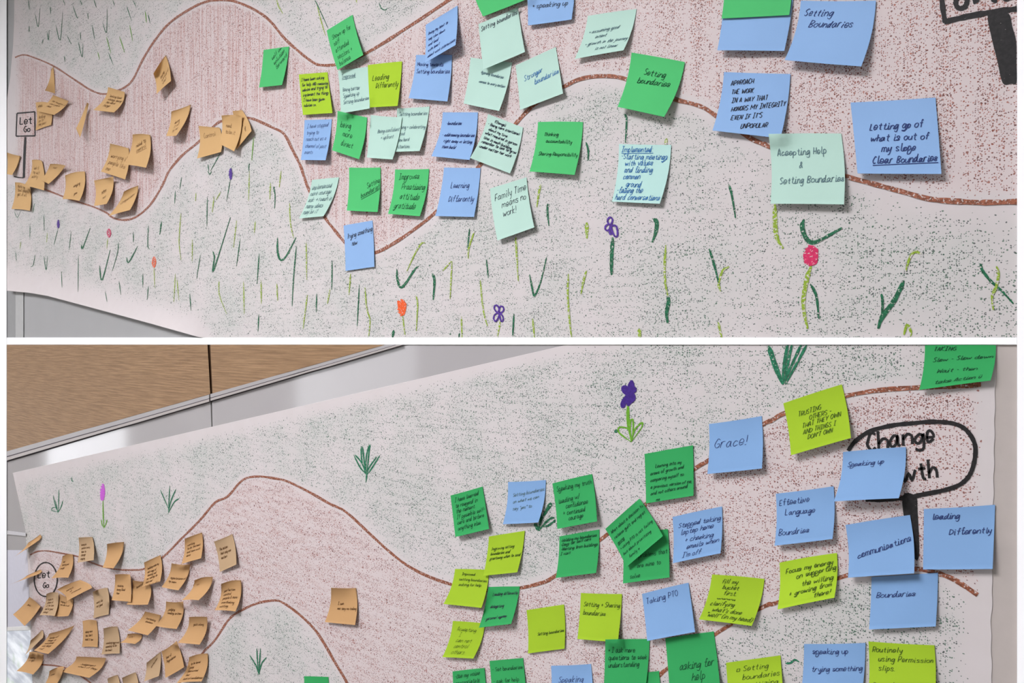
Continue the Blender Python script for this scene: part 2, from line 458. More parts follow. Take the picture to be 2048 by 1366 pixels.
for i, (xa, xb) in enumerate(((13.6, 419), (420.5, 820))):
    r = bpy.data.objects.new('metal_rail', None); r.location = P((xa + xb) / 2, yr((xa + xb) / 2, 1)); col.objects.link(r); bpy.context.view_layer.update()
    def clipx(f):
        lo, hi = xa, xb
        if yr(hi, f) < 689.7:
            for _ in range(40):
                mid = (lo + hi) / 2
                if yr(mid, f) < 689.7: hi = mid
                else: lo = mid
            return lo
        return hi
    def strip(name, f0, f1, h, mat):
        n = 8; b0, b1 = clipx(f0), clipx(f1)
        top = [(xa + (b0 - xa) * k / n, yr(xa + (b0 - xa) * k / n, f0)) for k in range(n + 1)]
        bot = [(xa + (b1 - xa) * k / n, yr(xa + (b1 - xa) * k / n, f1)) for k in range(n + 1)]
        slab(name, top + bot[::-1], 0.0, h, mat, r)
    strip('upper_strip', 0.0, 0.52, 0.008, MET); strip('groove', 0.50, 0.62, 0.0085, DK)
    strip('lower_strip', 0.60, 0.93, 0.010, MET2); strip('painted_shadow_line', 0.90, 1.08, 0.004, DK)  # last dark strip paints the shadow line beneath the rail
    tag(r, ('long brushed metal rail under the large oak panel, ending at the dark gap', 'brushed metal rail under the small oak panel, running up to the white rail')[i], 'rail', 'metal rails under the oak panels')
# sill and window pane at the end of the lower mural
tag(slab('trim_8', [(14, 1061), (52, 1066), (52, 1073), (14, 1069)], 0.0, 0.006, flat('sill_white', (192, 190, 192))), kind='structure')
def pane_view():
    m, nt, b = newmat('window_view_pane')
    uv = nd(nt, 'ShaderNodeUVMap').outputs[0]
    n = noise(nt, uv, 1.0, 3, 0.5, sc=(6, 26, 1)); n2 = noise(nt, uv, 1.0, 2, 0.5, sc=(8, 14, 1), loc=(4, 2, 0))
    c = mixc(nt, step(nt, n, 0.35, 0.7), lin((176, 182, 192)), lin((236, 240, 244)))
    c = mixc(nt, math_(nt, 'MULTIPLY', step(nt, n2, 0.52, 0.7), 0.5), c, lin((150, 180, 140)))
    nt.links.new(c, b.inputs['Base Color']); nt.links.new(c, b.inputs['Emission Color']); b.inputs['Emission Strength'].default_value = 0.25
    b.inputs['Roughness'].default_value = 0.2
    return m
wn = tag(slab('window_1', [(14, 1262), (64, 1258), (68, 1420), (14, 1420)], 0.0, 0.0012, pane_view()), kind='structure')
slab('window_frame', [(14, 1254), (62, 1252), (62, 1260), (14, 1262)], 0.0, 0.003, WFR, wn)
tag(slab('wall_end', [(14, 1078), (56, 1078), (62, 1252), (14, 1254)], 0.0, 0.001, flat('pale_blue_grey_panel', (200, 199, 208))), kind='structure')

# ------------------------------------------------------------------ the murals
def interp(x, pts):
    if x <= pts[0][0]: return pts[0][1]
    for a, b in zip(pts, pts[1:]):
        if x <= b[0]: return a[1] + (b[1] - a[1]) * (x - a[0]) / (b[0] - a[0])
    return pts[-1][1]
T_UP = [(30,115),(45,110),(62,113),(105,131),(150,160),(185,182),(212,188),(245,177),(265,160),(285,120),(310,80),(340,45),(380,18),(410,4),(440,0),(470,3),(510,20),(540,42),(570,78),(600,105),(625,124),(640,130),(672,129),(715,115),(760,90),(810,58),(850,32),(890,5),(912,-10)]
T_LO = [(60,368),(85,377),(126,393),(150,402),(185,413),(212,425),(225,435),(245,440),(270,435),(300,410),(325,370),(338,342),(365,310),(398,283),(430,250),(447,241),(475,234),(498,236),(512,240),(545,255),(568,268),(585,300),(600,330),(607,350),(618,380),(650,435),(665,455),(690,485),(715,503),(748,506),(790,485),(840,450),(870,425),(920,375),(960,330),(1000,285),(1035,243),(1060,217),(1095,190),(1130,172),(1160,158),(1200,152),(1245,156),(1300,178),(1345,197),(1400,212),(1430,230),(1500,276),(1540,293),(1610,325),(1690,352),(1740,366),(1800,382),(1860,398),(1920,403),(1970,405),(2034,403)]
B_UP = [(60,1110),(75,1103),(95,1102),(125,1107),(155,1113),(175,1122),(205,1133),(235,1139),(265,1140),(290,1137),(325,1115),(360,1080),(400,1040),(430,1005),(455,993),(485,960),(515,953),(550,957),(575,963),(620,985),(660,1008),(692,1024),(740,1068),(775,1100),(810,1128),(850,1150),(900,1168),(960,1180),(1010,1181),(1040,1176),(1075,1168),(1110,1152),(1200,1080),(1250,1040),(1295,1006),(1390,937),(1418,920),(1520,852),(1545,840),(1565,828),(1630,806),(1690,792),(1760,780),(1840,775),(1900,773),(1962,769)]
B_LO1 = [(82,1329),(120,1333),(150,1345),(180,1365),(200,1385)]
B_LO2 = [(345,1385),(400,1312),(430,1280),(455,1242),(475,1225),(510,1208),(545,1201),(565,1205),(600,1230),(630,1260),(650,1290),(670,1325),(692,1362),(702,1385)]
B_LO3 = [(1290,1380),(1322,1348),(1335,1337),(1440,1262),(1530,1212),(1555,1205),(1675,1157),(1740,1141),(1830,1138),(1870,1145),(1910,1160),(1955,1190)]
B_LO = B_LO1 + B_LO2 + B_LO3
def sm(a, b, v):
    t = max(0.0, min(1.0, (v - a) / (b - a))); return t * t * (3 - 2 * t)
def ydist(x, pts, y):                         # signed vertical distance made roughly perpendicular
    yy = interp(x, pts); sl = (interp(x + 8, pts) - interp(x - 8, pts)) / 16
    return (y - yy) / math.sqrt(1 + sl * sl)
def dens_top(x, y):
    a = ydist(x, T_UP, y) if x < 912 else 60
    b = -ydist(x, T_LO, y) if x > 60 else 365 - y
    g = 4 + 10 * x / 1000
    brown = sm(g * 0.3, g * 1.3, min(a, b)) * sm(30, 45, x)
    gd = max(-a, -b)
    green = sm(g * 0.5, g * 2.2, gd)
    bot = interp(x, [(14, 582), (60, 586), (95, 592), (400, 675), (440, 760)])
    green *= sm(25, 75, bot - y) if x < 440 else 1
    green *= sm(26, 60, x) if y < 300 else 1
    if y < 200 and x < 640: green *= 0.95
    if y > 250 and x > 800: green *= 0.86
    if x > 1750 and y < 470: green *= 0.75
    return brown, green, 1 - sm(450, 1000, x)
def dens_bot(x, y):
    a = ydist(x, B_UP, y) if 55 < x < 1965 else -50
    b = -ydist(x, B_LO, y)
    if x > 1955: b = 1160 - y
    if 200 < x < 345 or 702 < x < 1290: b = 90
    g = 4 + 7 * x / 1000
    brown = sm(g * 0.2, g * 1.1, min(a, b)) * sm(58, 74, x) * (1 - sm(1935, 1965, x))
    gd = max(-a, -b)
    green = sm(g * 0.5, g * 1.9, gd)
    top = interp(x, [(25, 946), (1130, 690), (1300, 652)])
    green *= sm(10, 40, y - top) * sm(30, 52, x) * (1 - sm(1900, 1940, x))
    if x > 1700 and y > 1270: green *= 0.75
    return brown * 0.94, green, (1 - sm(450, 1000, x)) * 0.45
TOPM = mural_mat('crayon_mural_upper', (165, 5, 1), 0.04, (158, 92, 74), (58, 96, 74), 1.3, 0.46, 0.30)
BOTM = mural_mat('crayon_mural_lower', (20, 110, 1), -0.2, (150, 84, 68), (48, 94, 70), 1.3, 0.48, 0.34)
HP = 0.0022                                   # paper above the wall
def edge(i, n, e):
    return 0.0 if i == 0 else 1.0 if i == n else e + (i - 1) / (n - 2) * (1 - 2 * e)
def sheet(name, fn, nu, nv, dens, mat, hfn):
    v = []; pxs = []; f = []
    for j in range(nv + 1):
        for i in range(nu + 1):
            x, y = fn(edge(i, nu, 0.0006), edge(j, nv, 0.0012)); v.append(P(x, y, hfn(x, y))); pxs.append((x, y))
    for j in range(nv):
        for i in range(nu):
            k = j * (nu + 1) + i; f.append((k, k + nu + 1, k + nu + 2, k + 1))
    me = thick(name, v, f, nu, nv, 0.0003); set_uv(me)
    D = [dens(*q) + (1 - sm(250, 1000, q[0]),) for q in pxs]; D = D + D
    for n, idx in (('brown', 0), ('green', 1), ('fine', 2), ('coarse', 3)):
        a = me.attributes.new(n, 'FLOAT', 'POINT'); a.data.foreach_set('value', [d[idx] for d in D])
    o = link(name, me, mat)
    return o
def top_fn(u, v):
    yb = lambda x: min(675.0, interp(x, [(8, 581), (60, 586), (95, 592), (200, 620), (300, 647), (400, 675), (420, 681)]))
    y0 = -70 + v * 745
    xl = interp(y0, [(-70, 29), (60, 28), (115, 26), (190, 20), (235, 14), (330, 13.6)])
    x = xl + u * (2034 - xl)
    return x, -70 + v * (yb(x) + 70)
def top_h(x, y):
    bot = interp(x, [(8, 581), (95, 592), (400, 675), (420, 720), (500, 800)])
    lift = 0.016 * sm(50, 0, bot - y) * (1 - sm(330, 440, x)) if bot - y < 50 else 0
    return HP + lift * (0.5 + 0.5 * sm(14, 120, x))
def sm_rev(a, b, v): return 1 - sm(b, a, v)
def top_h(x, y):
    bot = interp(x, [(8, 581), (95, 592), (400, 675), (420, 720), (500, 800)])
    d = max(0.0, min(1.0, (60 - (bot - y)) / 60))
    return HP + 0.018 * d * d * (1 - sm(330, 440, x))
def bot_fn(u, v):
    y0 = 690 + v * 760
    x = 25 + u * (1990 - 25)
    yt = interp(x, [(25, 946), (1130, 690), (1140, 690), (1995, 690)])
    y = yt + v * (1450 - yt)
    xl = interp(y, [(946, 25), (1060, 50), (1130, 56), (1366, 65), (1450, 67)])
    xr = interp(y, [(690, 1992), (1000, 1987), (1130, 1984), (1200, 1985), (1240, 1982), (1366, 1984), (1450, 1984)]) + 0.8 * math.sin(y * 0.11)
    return xl + u * (xr - xl), y
mural1 = sheet('paper_mural', top_fn, 330, 120, dens_top, TOPM, top_h)
tag(mural1, 'white roll paper mural above the white rail with crayon path, grass and flowers', 'mural', 'crayon paper murals')
mural2 = sheet('paper_mural', bot_fn, 330, 120, dens_bot, BOTM, lambda x, y: HP)
tag(mural2, 'white roll paper mural below the white rail with crayon path and grass tufts', 'mural', 'crayon paper murals')

# ------------------------------------------------------------------ crayon drawing on the murals
CR = {'D': crayon('crayon_dark_green', (32, 104, 70), 0.75), 'L': crayon('crayon_lime', (140, 168, 46), 0.62, 0.8), 'B': crayon('crayon_brown', (152, 92, 68), 0.70, 0.55),
      'K': crayon('marker_black', (38, 36, 36), 0.97, 0.7), 'P': crayon('crayon_purple', (84, 50, 146), 0.9), 'V': crayon('crayon_violet_fill', (64, 36, 126), 0.98, 0.8),
      'M': crayon('crayon_magenta', (196, 92, 202), 0.97, 0.9), 'R': crayon('crayon_raspberry', (206, 42, 94), 0.74, 0.85), 'O': crayon('crayon_orange', (228, 92, 38), 0.74, 0.85),
      'G': crayon('crayon_mid_green', (36, 118, 84), 0.8), 'Y': crayon('crayon_grass_green', (104, 162, 44), 0.9, 0.8)}
HD = HP + 0.0005
def clipy(y, m):
    return min(y, RT) if m is mural1 else max(y, RB)
SN = [0]
def stroke(name, pts, mm, key, mural, taper=True, sub=6, closed=False, h=0.0):
    q = catmull(pts, sub, closed); n = len(q); wd = []
    for i, (x, y) in enumerate(q):
        t = i / (n - 1); k = 1.0
        if taper: k = 0.35 + 0.65 * min(1, t * 6, (1 - t) * 2.2 + 0.12)
        wd.append(mm * pxscale(x) / 76.0 * k * R.uniform(0.85, 1.15))
    v, f = [], []
    SN[0] += 1; off = (SN[0] % 40) * 6e-6; cnt = [0]
    hf = top_h if mural is mural1 else (lambda x, y: HP)
    def at(x, y):
        cnt[0] += 1
        return P(x, clipy(y, mural), hf(x, y) + 0.0005 + h + off + (cnt[0] // 2) * 2.5e-6)
    ribbon(q, wd, at, v, f)
    me = mesh(name, v, f); set_uv(me)
    return link(name, me, CR[key], mural)
def fill(name, pts, key, mural, h=0.0002):
    q = catmull(pts, 4, True)[:-1]
    cx = sum(p[0] for p in q) / len(q); cy = sum(p[1] for p in q) / len(q)
    v = [P(cx, cy, HD + h)] + [P(x, clipy(y, mural), HD + h) for x, y in q]; n = len(q)
    me = mesh(name, v, [(0, 1 + i, 1 + (i + 1) % n) for i in range(n)]); set_uv(me)
    return link(name, me, CR[key], mural)
def Z(ox, oy, s):                              # 4x zoom coordinates -> pixels
    a = [float(t) for t in s.replace(',', ' ').split()]
    return [(ox + a[i] / 3.994, oy + a[i + 1] / 3.994) for i in range(0, len(a), 2)]
for pts in (T_UP, T_LO): stroke('path_outline', pts, 5.6, 'B', mural1, False, 4, h=-0.0001)
for pts in (B_UP, B_LO1, B_LO2, B_LO3): stroke('path_outline', pts, 5.1, 'B', mural2, False, 4, h=-0.0001)
def grass(ox, oy, key, mural, table, mm):
    for s in table.split(';'):
        if s.strip():
            t = s.strip(); wmm = mm
            if t[0] == '!': wmm = mm * 1.8; t = t[1:]
            stroke('grass_stroke', Z(ox, oy, t), wmm, key, mural)
U = mural1
grass(0, 0, 'D', U, "225 0 235 75;400 50 405 110;580 40 615 140 625 130;505 0 520 40;750 0 770 60;640 0 655 40;900 0 915 45;1010 45 1050 165;1060 0 1090 60;1180 110 1200 190;280 110 305 215 318 70;700 105 705 155;735 200 755 310;820 180 850 260 855 70;445 200 480 320 500 100;375 250 385 320 392 240;535 285 570 355;640 255 645 320;625 335 655 455 662 345;865 420 905 520;515 450 517 490;235 205 230 255;345 310 335 355;1660 1310 1668 1366;1765 1215 1680 1366;1990 1300 1985 1366", 1.9)
grass(0, 0, 'Y', U, "1160 90 1170 180;1035 200 1060 330;850 295 885 425;955 295 995 420;780 415 795 475;2025 1100 2010 1280", 1.9)
grass(512, 0, 'L', U, "165 0 180 50 215 110;490 50 520 170 555 285;800 0 808 25", 2.4)
grass(512, 0, 'D', U, "470 0 500 60 575 225;985 25 1000 65 1030 80 1050 65", 2.0)
grass(0, 342, 'D', U, "115 325 138 370 165 320;275 260 262 335;350 350 352 480;240 435 238 535;465 455 430 590;568 485 552 630;!650 590 660 615 720 455;125 640 130 725;280 670 265 750 245 765;350 680 368 790 378 680;625 670 622 965;490 800 495 930;!795 755 815 870 880 630;945 570 938 655 895 800;!1012 690 1028 730 1100 600;1185 435 1180 590 1195 625;!1290 405 1275 510;1450 50 1435 145;1400 155 1395 260;1840 65 1810 235;1655 210 1652 440;1600 670 1570 860;!1700 640 1712 690 1705 795 1840 370;1918 545 1888 760;950 880 965 990;840 965 855 1045;1185 920 1175 1030;1515 980 1525 1115;1065 485 1065 570;1140 820 1140 930;1660 0 1675 25 1690 0", 2.0)
grass(0, 342, 'L', U, "1445 340 1430 560 1445 710;1535 550 1535 720;1760 170 1725 230;1710 200 1695 330;1565 175 1560 240;1890 395 1865 610;1400 820 1388 1050;1412 860 1428 1030;1750 875 1752 990 1810 1140;1945 880 1950 1140;165 565 160 620;1992 0 1985 240;2040 395 2030 500;378 490 372 570;860 540 853 620;1230 770 1235 930", 2.4)
grass(512, 342, 'D', U, "140 125 152 200 148 300;!172 530 172 640 195 710 240 680 320 530;25 660 8 900;322 600 300 850 288 1080;608 715 605 950;825 905 808 1240;485 980 480 1130;!1125 785 1130 870 1155 930 1200 890 1265 790 1300 760;!1410 820 1425 880 1415 1030;1840 705 1855 855;1705 460 1690 615;22 1145 15 1280;!1100 1270 1090 1330;1625 1295 1620 1330", 2.4)
grass(512, 342, 'L', U, "115 95 110 230;200 0 185 130;268 255 275 420 300 535;400 560 405 870;40 870 42 1060;165 895 172 1035;755 820 742 990;870 930 885 1100 910 1190 900 1320;410 990 375 1260;590 945 570 1060;1350 575 1320 580 1270 660 1205 800;1745 480 1700 615 1695 700;1490 800 1560 720;1565 720 1550 1020;1275 995 1290 1060 1280 1280;1790 870 1815 1110 1850 1240;1170 1155 1190 1310;1640 1160 1645 1330;1950 1200 1930 1320", 2.6)
grass(1024, 342, 'D', U, "285 260 283 330 295 440;!1130 380 1155 410 1150 480 1120 570;1730 105 1755 190 1785 375;140 825 160 930 180 995 230 880 275 690;!805 530 795 690 795 830;1575 620 1620 770 1665 950;!1245 1000 1250 1050 1235 1130 1243 1215;15 1140 5 1320", 3.0)
grass(1024, 0, 'D', U, "900 910 915 960 905 1140;590 1135 608 1200 608 1280", 2.8)
grass(1024, 0, 'L', U, "1235 1105 1225 1160", 3.4)
grass(1024, 342, 'L', U, "230 110 215 170 198 290;!597 410 597 540;30 520 35 640 50 880;450 820 445 1000 460 1200 475 1330;595 795 570 880 550 990;1228 590 1218 780 1225 900 1245 1000;1735 765 1690 790 1665 840 1650 910;1645 900 1665 960;165 1180 178 1330;!1015 1260 1020 1330;1645 1205 1675 1330", 3.0)
grass(1536, 342, 'D', U, "!288 385 272 440 290 510 325 560 365 570 420 550 590 455;340 905 385 1000 405 1180;905 980 915 1050 908 1150;!1085 875 1010 1030 910 1170 880 1260;1700 740 1710 790 1780 880 1860 950 1960 1060", 3.1)
grass(1536, 342, 'L', U, "!55 265 55 400 70 530 120 620;!345 760 310 860 285 1000 285 1110 315 1260;1225 665 1170 645 1130 700 1100 800;1825 760 1840 830 1820 930 1790 1000 1800 1110;1085 1310 1110 1230 1140 1280 1140 1320", 3.0)
# flowers of the upper mural
def scribble(ox, oy, x0, x1, y0, y1, key, mural, n=6, mm=2.2):
    pts = []
    for i in range(n * 2 + 1):
        t = i / (n * 2); k = math.sin(math.pi * (0.12 + 0.76 * t)); c = (x0 + x1) / 2; hw = (x1 - x0) / 2 * k
        pts.append((ox + (c + (hw if i % 2 else -hw) * R.uniform(0.75, 1.05)) / 3.994, oy + (y0 + (y1 - y0) * t) / 3.994))
    stroke('flower_drawing', pts, mm, key, mural, False, 4, h=0.0003)
def loops(ox, oy, table, key, mural, mm):
    for s in table.split(';'): stroke('flower_petal', Z(ox, oy, s), mm, key, mural, False, 5, True, h=0.0003)
scribble(0, 342, 452, 478, 390, 455, 'P', U, 6, 2.4); scribble(0, 342, 1828, 1855, -20, 66, 'P', U, 7, 2.6)
loops(0, 342, "870 462 855 490 870 530 885 495", 'R', U, 2.0); scribble(0, 342, 860, 882, 470, 525, 'R', U, 3, 1.6)
loops(0, 342, "1230 685 1215 730 1230 770 1245 725", 'O', U, 2.0); scribble(0, 342, 1218, 1244, 700, 765, 'O', U, 4, 1.6)
fill('flower_drawing', Z(512, 342, "1130 1035 1165 1050 1195 1050 1200 1085 1185 1150 1160 1140 1135 1095"), 'O', U)
scribble(512, 342, 1128, 1202, 1028, 1155, 'O', U, 5, 3.0)
fill('flower_drawing', Z(1536, 342, "345 605 395 620 400 660 385 745 300 745 285 700 285 655"), 'R', U)
scribble(1536, 342, 282, 402, 600, 750, 'R', U, 6, 3.0)
loops(512, 342, "1930 1130 1905 1105 1905 1080 1925 1072 1940 1100;1942 1125 1950 1085 1972 1085 1978 1110 1960 1130;1935 1135 1905 1150 1898 1180 1915 1200 1935 1170;1945 1135 1970 1160 1972 1195 1955 1195", 'P', U, 2.5)
loops(1024, 342, "785 430 763 405 770 378 790 372 803 395;775 425 748 440 745 465 765 475 785 450;795 440 830 440 842 480 840 520 820 520 800 480;785 445 778 480 785 505 797 490", 'P', U, 2.6)
# signposts of the upper mural
def closedline(name, s, ox, oy, mm, mural, key='K'):
    a = Z(ox, oy, s); a.append(a[0])
    for p0, p1 in zip(a, a[1:]): stroke(name, [p0, p1], mm, key, mural, False, h=0.0001)
closedline('signboard_outline', "135 905 278 893 280 1085 128 1088", 0, 0, 4.6, U)
stroke('signpost_drawing', Z(0, 0, "203 1095 195 1240 190 1420"), 8.0, 'K', U, False)
stroke('signpost_drawing', Z(0, 0, "190 1420 150 1418 112 1410"), 4.0, 'K', U, False)
def sign_text(text, x, y, cap, rot, mm, mural):
    v, f = [], []
    write([text], lambda a, b: P(a, clipy(b, mural), HD + 0.0002), x, y, cap, 0.0, rot, mm * pxscale(x) / 76.0, random.Random(3), v, f, style=(0.8, 0.08, False, 0.15))
    me = mesh('sign_lettering', v, f); set_uv(me); link('sign_lettering', me, CR['K'], mural)
sign_text('Let', 40, 248.5, 14, 0.05, 3.6, U); sign_text('Go', 47.5, 264, 12, 0.0, 3.4, U)
stroke('signboard_outline', Z(1536, 0, "1385 -60 1395 60 1415 180"), 5.6, 'K', U, False)
stroke('signboard_outline', Z(1536, 0, "1405 175 1600 130 1800 95 1990 70"), 5.8, 'K', U, False)
fill('signpost_drawing', Z(1536, 0, "1755 120 1840 110 1925 110 1950 210 1982 330 1984 500 1986 660 1940 668 1890 675 1862 630 1830 480 1785 300"), 'K', U)
for s in ("1575 -40 1515 -20 1500 30 1525 65 1570 55 1590 10 1590 -40", "1650 -60 1650 -10 1665 25", "1660 0 1690 -30 1730 -40", "1790 -40 1800 -5 1830 5", "1860 -50 1900 -10 1960 -30"):
    stroke('sign_lettering', Z(1536, 0, s), 5.4, 'K', U, False)
# drawing on the lower mural
Lm = mural2
grass(0, 684, 'G', Lm, "470 1180 466 1360;425 1225 440 1300 465 1366;500 1270 490 1310 465 1360;465 1360 415 1345 420 1325 445 1325 465 1358;440 1260 460 1350;1280 1180 1345 1330;1355 1150 1345 1366;1405 1175 1365 1270 1345 1360;1430 1250 1390 1280 1345 1366;572 1080 575 1110 588 1112", 2.6)
fill('flower_drawing', Z(0, 684, "825 1132 838 1180 838 1215 825 1262 805 1262 800 1225 808 1180"), 'M', Lm)
scribble(0, 684, 798, 840, 1135, 1265, 'M', Lm, 6, 3.0)
grass(0, 684, 'Y', Lm, "822 1265 824 1380 830 1490", 3.0)
grass(0, 1024, 'Y', Lm, "808 60 815 100 830 125;855 60 845 95 832 125", 2.6)
grass(512, 684, 'G', Lm, "780 900 830 1000 880 1055;790 900 840 960 885 1050;840 830 845 950 880 1060;850 832 865 960 882 1050;912 818 900 900 885 1060;905 820 880 920 878 1050;988 905 930 1000 885 1060;965 915 905 1000 885 1050;885 1055 878 1120", 2.6)
for s in ("955 308 972 345 965 385 945 390 930 350", "880 360 915 355 935 400 915 420 885 395", "985 365 985 395 955 405 940 390 960 370", "935 400 975 420 978 460 945 490 925 505 915 440", "920 430 900 510 878 520 872 495 890 455"):
    fill('flower_petal', Z(1024, 684, s), 'V', Lm, 0.0002 + R.uniform(0.00003, 0.00012)); stroke('flower_petal_outline', Z(1024, 684, s), 2.2, 'V', Lm, False, 5, True, h=0.0003)
grass(1024, 684, 'Y', Lm, "!926 505 928 640 955 795;955 800 860 730 850 690 880 680 930 700 955 785;945 740 945 640 960 618 968 650 965 720 958 790;958 780 975 710 1020 655 1042 648 1030 690 965 780", 2.4)
grass(1024, 684, 'D', Lm, "!315 1285 285 1330 245 1400;!820 705 840 720", 3.0)
grass(1024, 1024, 'D', Lm, "270 0 235 60 212 150;235 0 225 70 212 150;!180 90 200 125 212 150;340 45 300 55 250 105 215 150;335 75 285 110 240 115;345 60 330 85", 3.0)
grass(1536, 684, 'G', Lm, "!5 30 60 200 120 340;160 20 130 180 115 310;190 20 160 160 130 320;265 20 190 180 128 330;310 20 230 170 140 335;150 30 125 200 118 320", 3.2)
grass(1536, 1024, 'G', Lm, "140 1210 180 1205 215 1180 250 1200", 2.4)
grass(512, 1024, 'G', Lm, "5 1090 18 1290;35 1090 22 1290;85 1160 45 1210 22 1300;-50 1145 0 1230 15 1280", 2.6)
stroke('signboard_outline', Z(1536, 684, "640 870 700 790 820 710 1000 665 1140 650 1300 637 1460 647 1560 685 1630 765 1657 860 1640 985 1598 1080 1520 1145 1400 1185 1250 1215 1100 1245 900 1262 780 1260"), 4.6, 'K', Lm, False)
fill('signpost_drawing', [(1805, 992), (1831, 992), (1835, 1025), (1838, 1112), (1826, 1112), (1812, 1060)], 'K', Lm)
sign_text('Change', 1736, 902, 36, 0.13, 3.1, Lm); sign_text('Growth', 1746, 975, 36, 0.18, 3.1, Lm)
sign_text('+', 1804, 929, 22, 0.1, 2.8, Lm)
stroke('signboard_outline', [(91.4 + 23 * math.cos(a), 1159 + 34 * math.sin(a)) for a in [k * math.pi / 8 for k in range(16)]], 4.2, 'K', Lm, False, 4, True)
sign_text('Let', 76, 1156, 14, 0.05, 3.2, Lm); sign_text('Go', 86, 1176, 11, 0, 3.0, Lm)

# ------------------------------------------------------------------ sticky notes
CELL = 4
BW, BH = 560, 420
buf = np.full((BH, BW), 0.0)
def cell(x, y): return max(0, min(BH - 1, int((y + 120) / CELL))), max(0, min(BW - 1, int((x + 60) / CELL)))
NG = 14
TS = [0.0, 0.004] + [k / 12 for k in range(1, 12)] + [0.996, 1.0]
def build_note(name, mat, q, lifts, c, label, cat, group, text, ink, size, u0, v0, lead, rot, pen=None, seed=0, maxw=None):
    TL, TR, BR, BL = [(q[i], q[i + 1]) for i in (0, 2, 4, 6)]
    rnd = random.Random(seed * 31 + 5)
    brown = mat.name in ('note_tan', 'note_kraft', 'note_pale')
    bow = rnd.uniform(0.05, 0.13) if brown else rnd.uniform(0.0, 0.03)
    bow2 = rnd.uniform(-0.09, 0.05) if brown else rnd.uniform(-0.012, 0.012)
    if brown and lifts[2] > 7: lifts = (max(lifts[0], rnd.uniform(10, 20)), lifts[1], lifts[2], lifts[3])
    def pxuv(u, v):
        fx = (1 - c) * v + c * v * v
        tx, ty = TL[0] + (TR[0] - TL[0]) * u, TL[1] + (TR[1] - TL[1]) * u
        bx, by = BL[0] + (BR[0] - BL[0]) * u, BL[1] + (BR[1] - BL[1]) * u
        wd = abs(TR[0] - TL[0]) + abs(BR[0] - BL[0])
        return tx + (bx - tx) * fx + bow * wd / 2 * math.sin(math.pi * v), ty + (by - ty) * v + bow2 * wd / 2 * math.sin(math.pi * u) * (1 - 0.6 * v)
    hTL, hTR, hBR, hBL = [l / 1000 for l in lifts]
    H = np.zeros((NG + 1, NG + 1)); X = np.zeros_like(H); Yy = np.zeros_like(H)
    wob = rnd.uniform(-1, 1) * 0.0006
    for j in range(NG + 1):
        for i in range(NG + 1):
            u, v = TS[i], TS[j]
            top = hTL + (hTR - hTL) * u ** 1.2; bot = hBL + (hBR - hBL) * u
            H[j, i] = HP + 0.0012 + top * (1 - v) ** 3.2 + bot * max(0.0, (v - 0.16) / 0.84) ** 1.35 + wob * math.sin(u * 5 + v * 3)
            X[j, i], Yy[j, i] = pxuv(u, v)
    H0 = H.copy(); need = np.zeros_like(H)
    for j in range(NG + 1):
        for i in range(NG + 1):
            a, b = cell(X[j, i], Yy[j, i])
            m = buf[max(0, a - 1):a + 2, max(0, b - 1):b + 2].max()
            need[j, i] = m + 0.0016 if m > 0 else 0
    H = np.maximum(H0, need)
    for _ in range(3):
        Pd = np.pad(H, 1, mode='edge')
        S = (Pd[:-2, 1:-1] + Pd[2:, 1:-1] + Pd[1:-1, :-2] + Pd[1:-1, 2:] + 2 * H) / 6
        H = np.maximum(np.maximum(S, need), H0 * 0.98)
    for jj in range(61):
        for ii in range(61):
            u, v = ii / 60, jj / 60; a, b = cell(*pxuv(u, v))
            h = H[min(NG - 1, int(v * 12 + 0.5) + 1), min(NG - 1, int(u * 12 + 0.5) + 1)]
            if h > buf[a, b]: buf[a, b] = h
    V = [P(X[j, i], Yy[j, i], H[j, i]) for j in range(NG + 1) for i in range(NG + 1)]
    base = Vector(V[NG // 2]); 
    F_ = [(k, k + NG + 1, k + NG + 2, k + 1) for j in range(NG) for i in range(NG) for k in (j * (NG + 1) + i,)]
    me = thick(name, [p - base for p in V], F_, NG, NG, 0.00025)
    o = bpy.data.objects.new(name, me); me.materials.append(mat); o.location = base; col.objects.link(o)
    tag(o, label, cat, group)
    if text:
        def fn(u, v):
            u = min(0.985, max(0.015, u)); v = min(0.985, max(0.015, v))
            i = max(k for k in range(NG) if TS[k] <= u); j = max(k for k in range(NG) if TS[k] <= v)
            a = (u - TS[i]) / (TS[i + 1] - TS[i]); b = (v - TS[j]) / (TS[j + 1] - TS[j])
            def L(A): return (A[j, i] * (1 - a) + A[j, i + 1] * a) * (1 - b) + (A[j + 1, i] * (1 - a) + A[j + 1, i + 1] * a) * b
            return P(L(X), L(Yy), L(H) + 0.0005) - base
        v, f = [], []
        write(text, fn, u0, v0, size * 0.92, lead, rot, (pen or 0.011) * 0.9, rnd, v, f, maxw=maxw or (0.97 - u0))
        t = bpy.data.objects.new('handwriting', mesh('handwriting', v, f)); t.data.materials.append(INK[ink])
        col.objects.link(t); t.parent = o; t['kind'] = 'stuff'
    return o

NUM = [0]
def N(colour, q, text, label, ink='k', size=0.12, u0=0.1, v0=0.1, lead=None, rot=0.0, lift=None, c=0.5, pen=None, group=None, maxw=None):
    NUM[0] += 1; rnd = random.Random(NUM[0])
    lines = text.split('|') if text else []
    lead = lead or (size * 1.25)
    brown = colour in ('tan', 'kraft', 'pale')
    if lift is None:
        b = rnd.uniform(13, 22) if brown else rnd.uniform(6, 11)
        lift = (rnd.uniform(5, 13) if brown else 0, rnd.uniform(1, 5) if brown else 0.3, b * rnd.uniform(0.8, 1.2), b)
    build_note('sticky_note', MATS['note_' + colour], q, lift, c, label, 'sticky note', group or G_, lines, ink, size, u0, v0, lead, rot, pen, NUM[0], maxw)

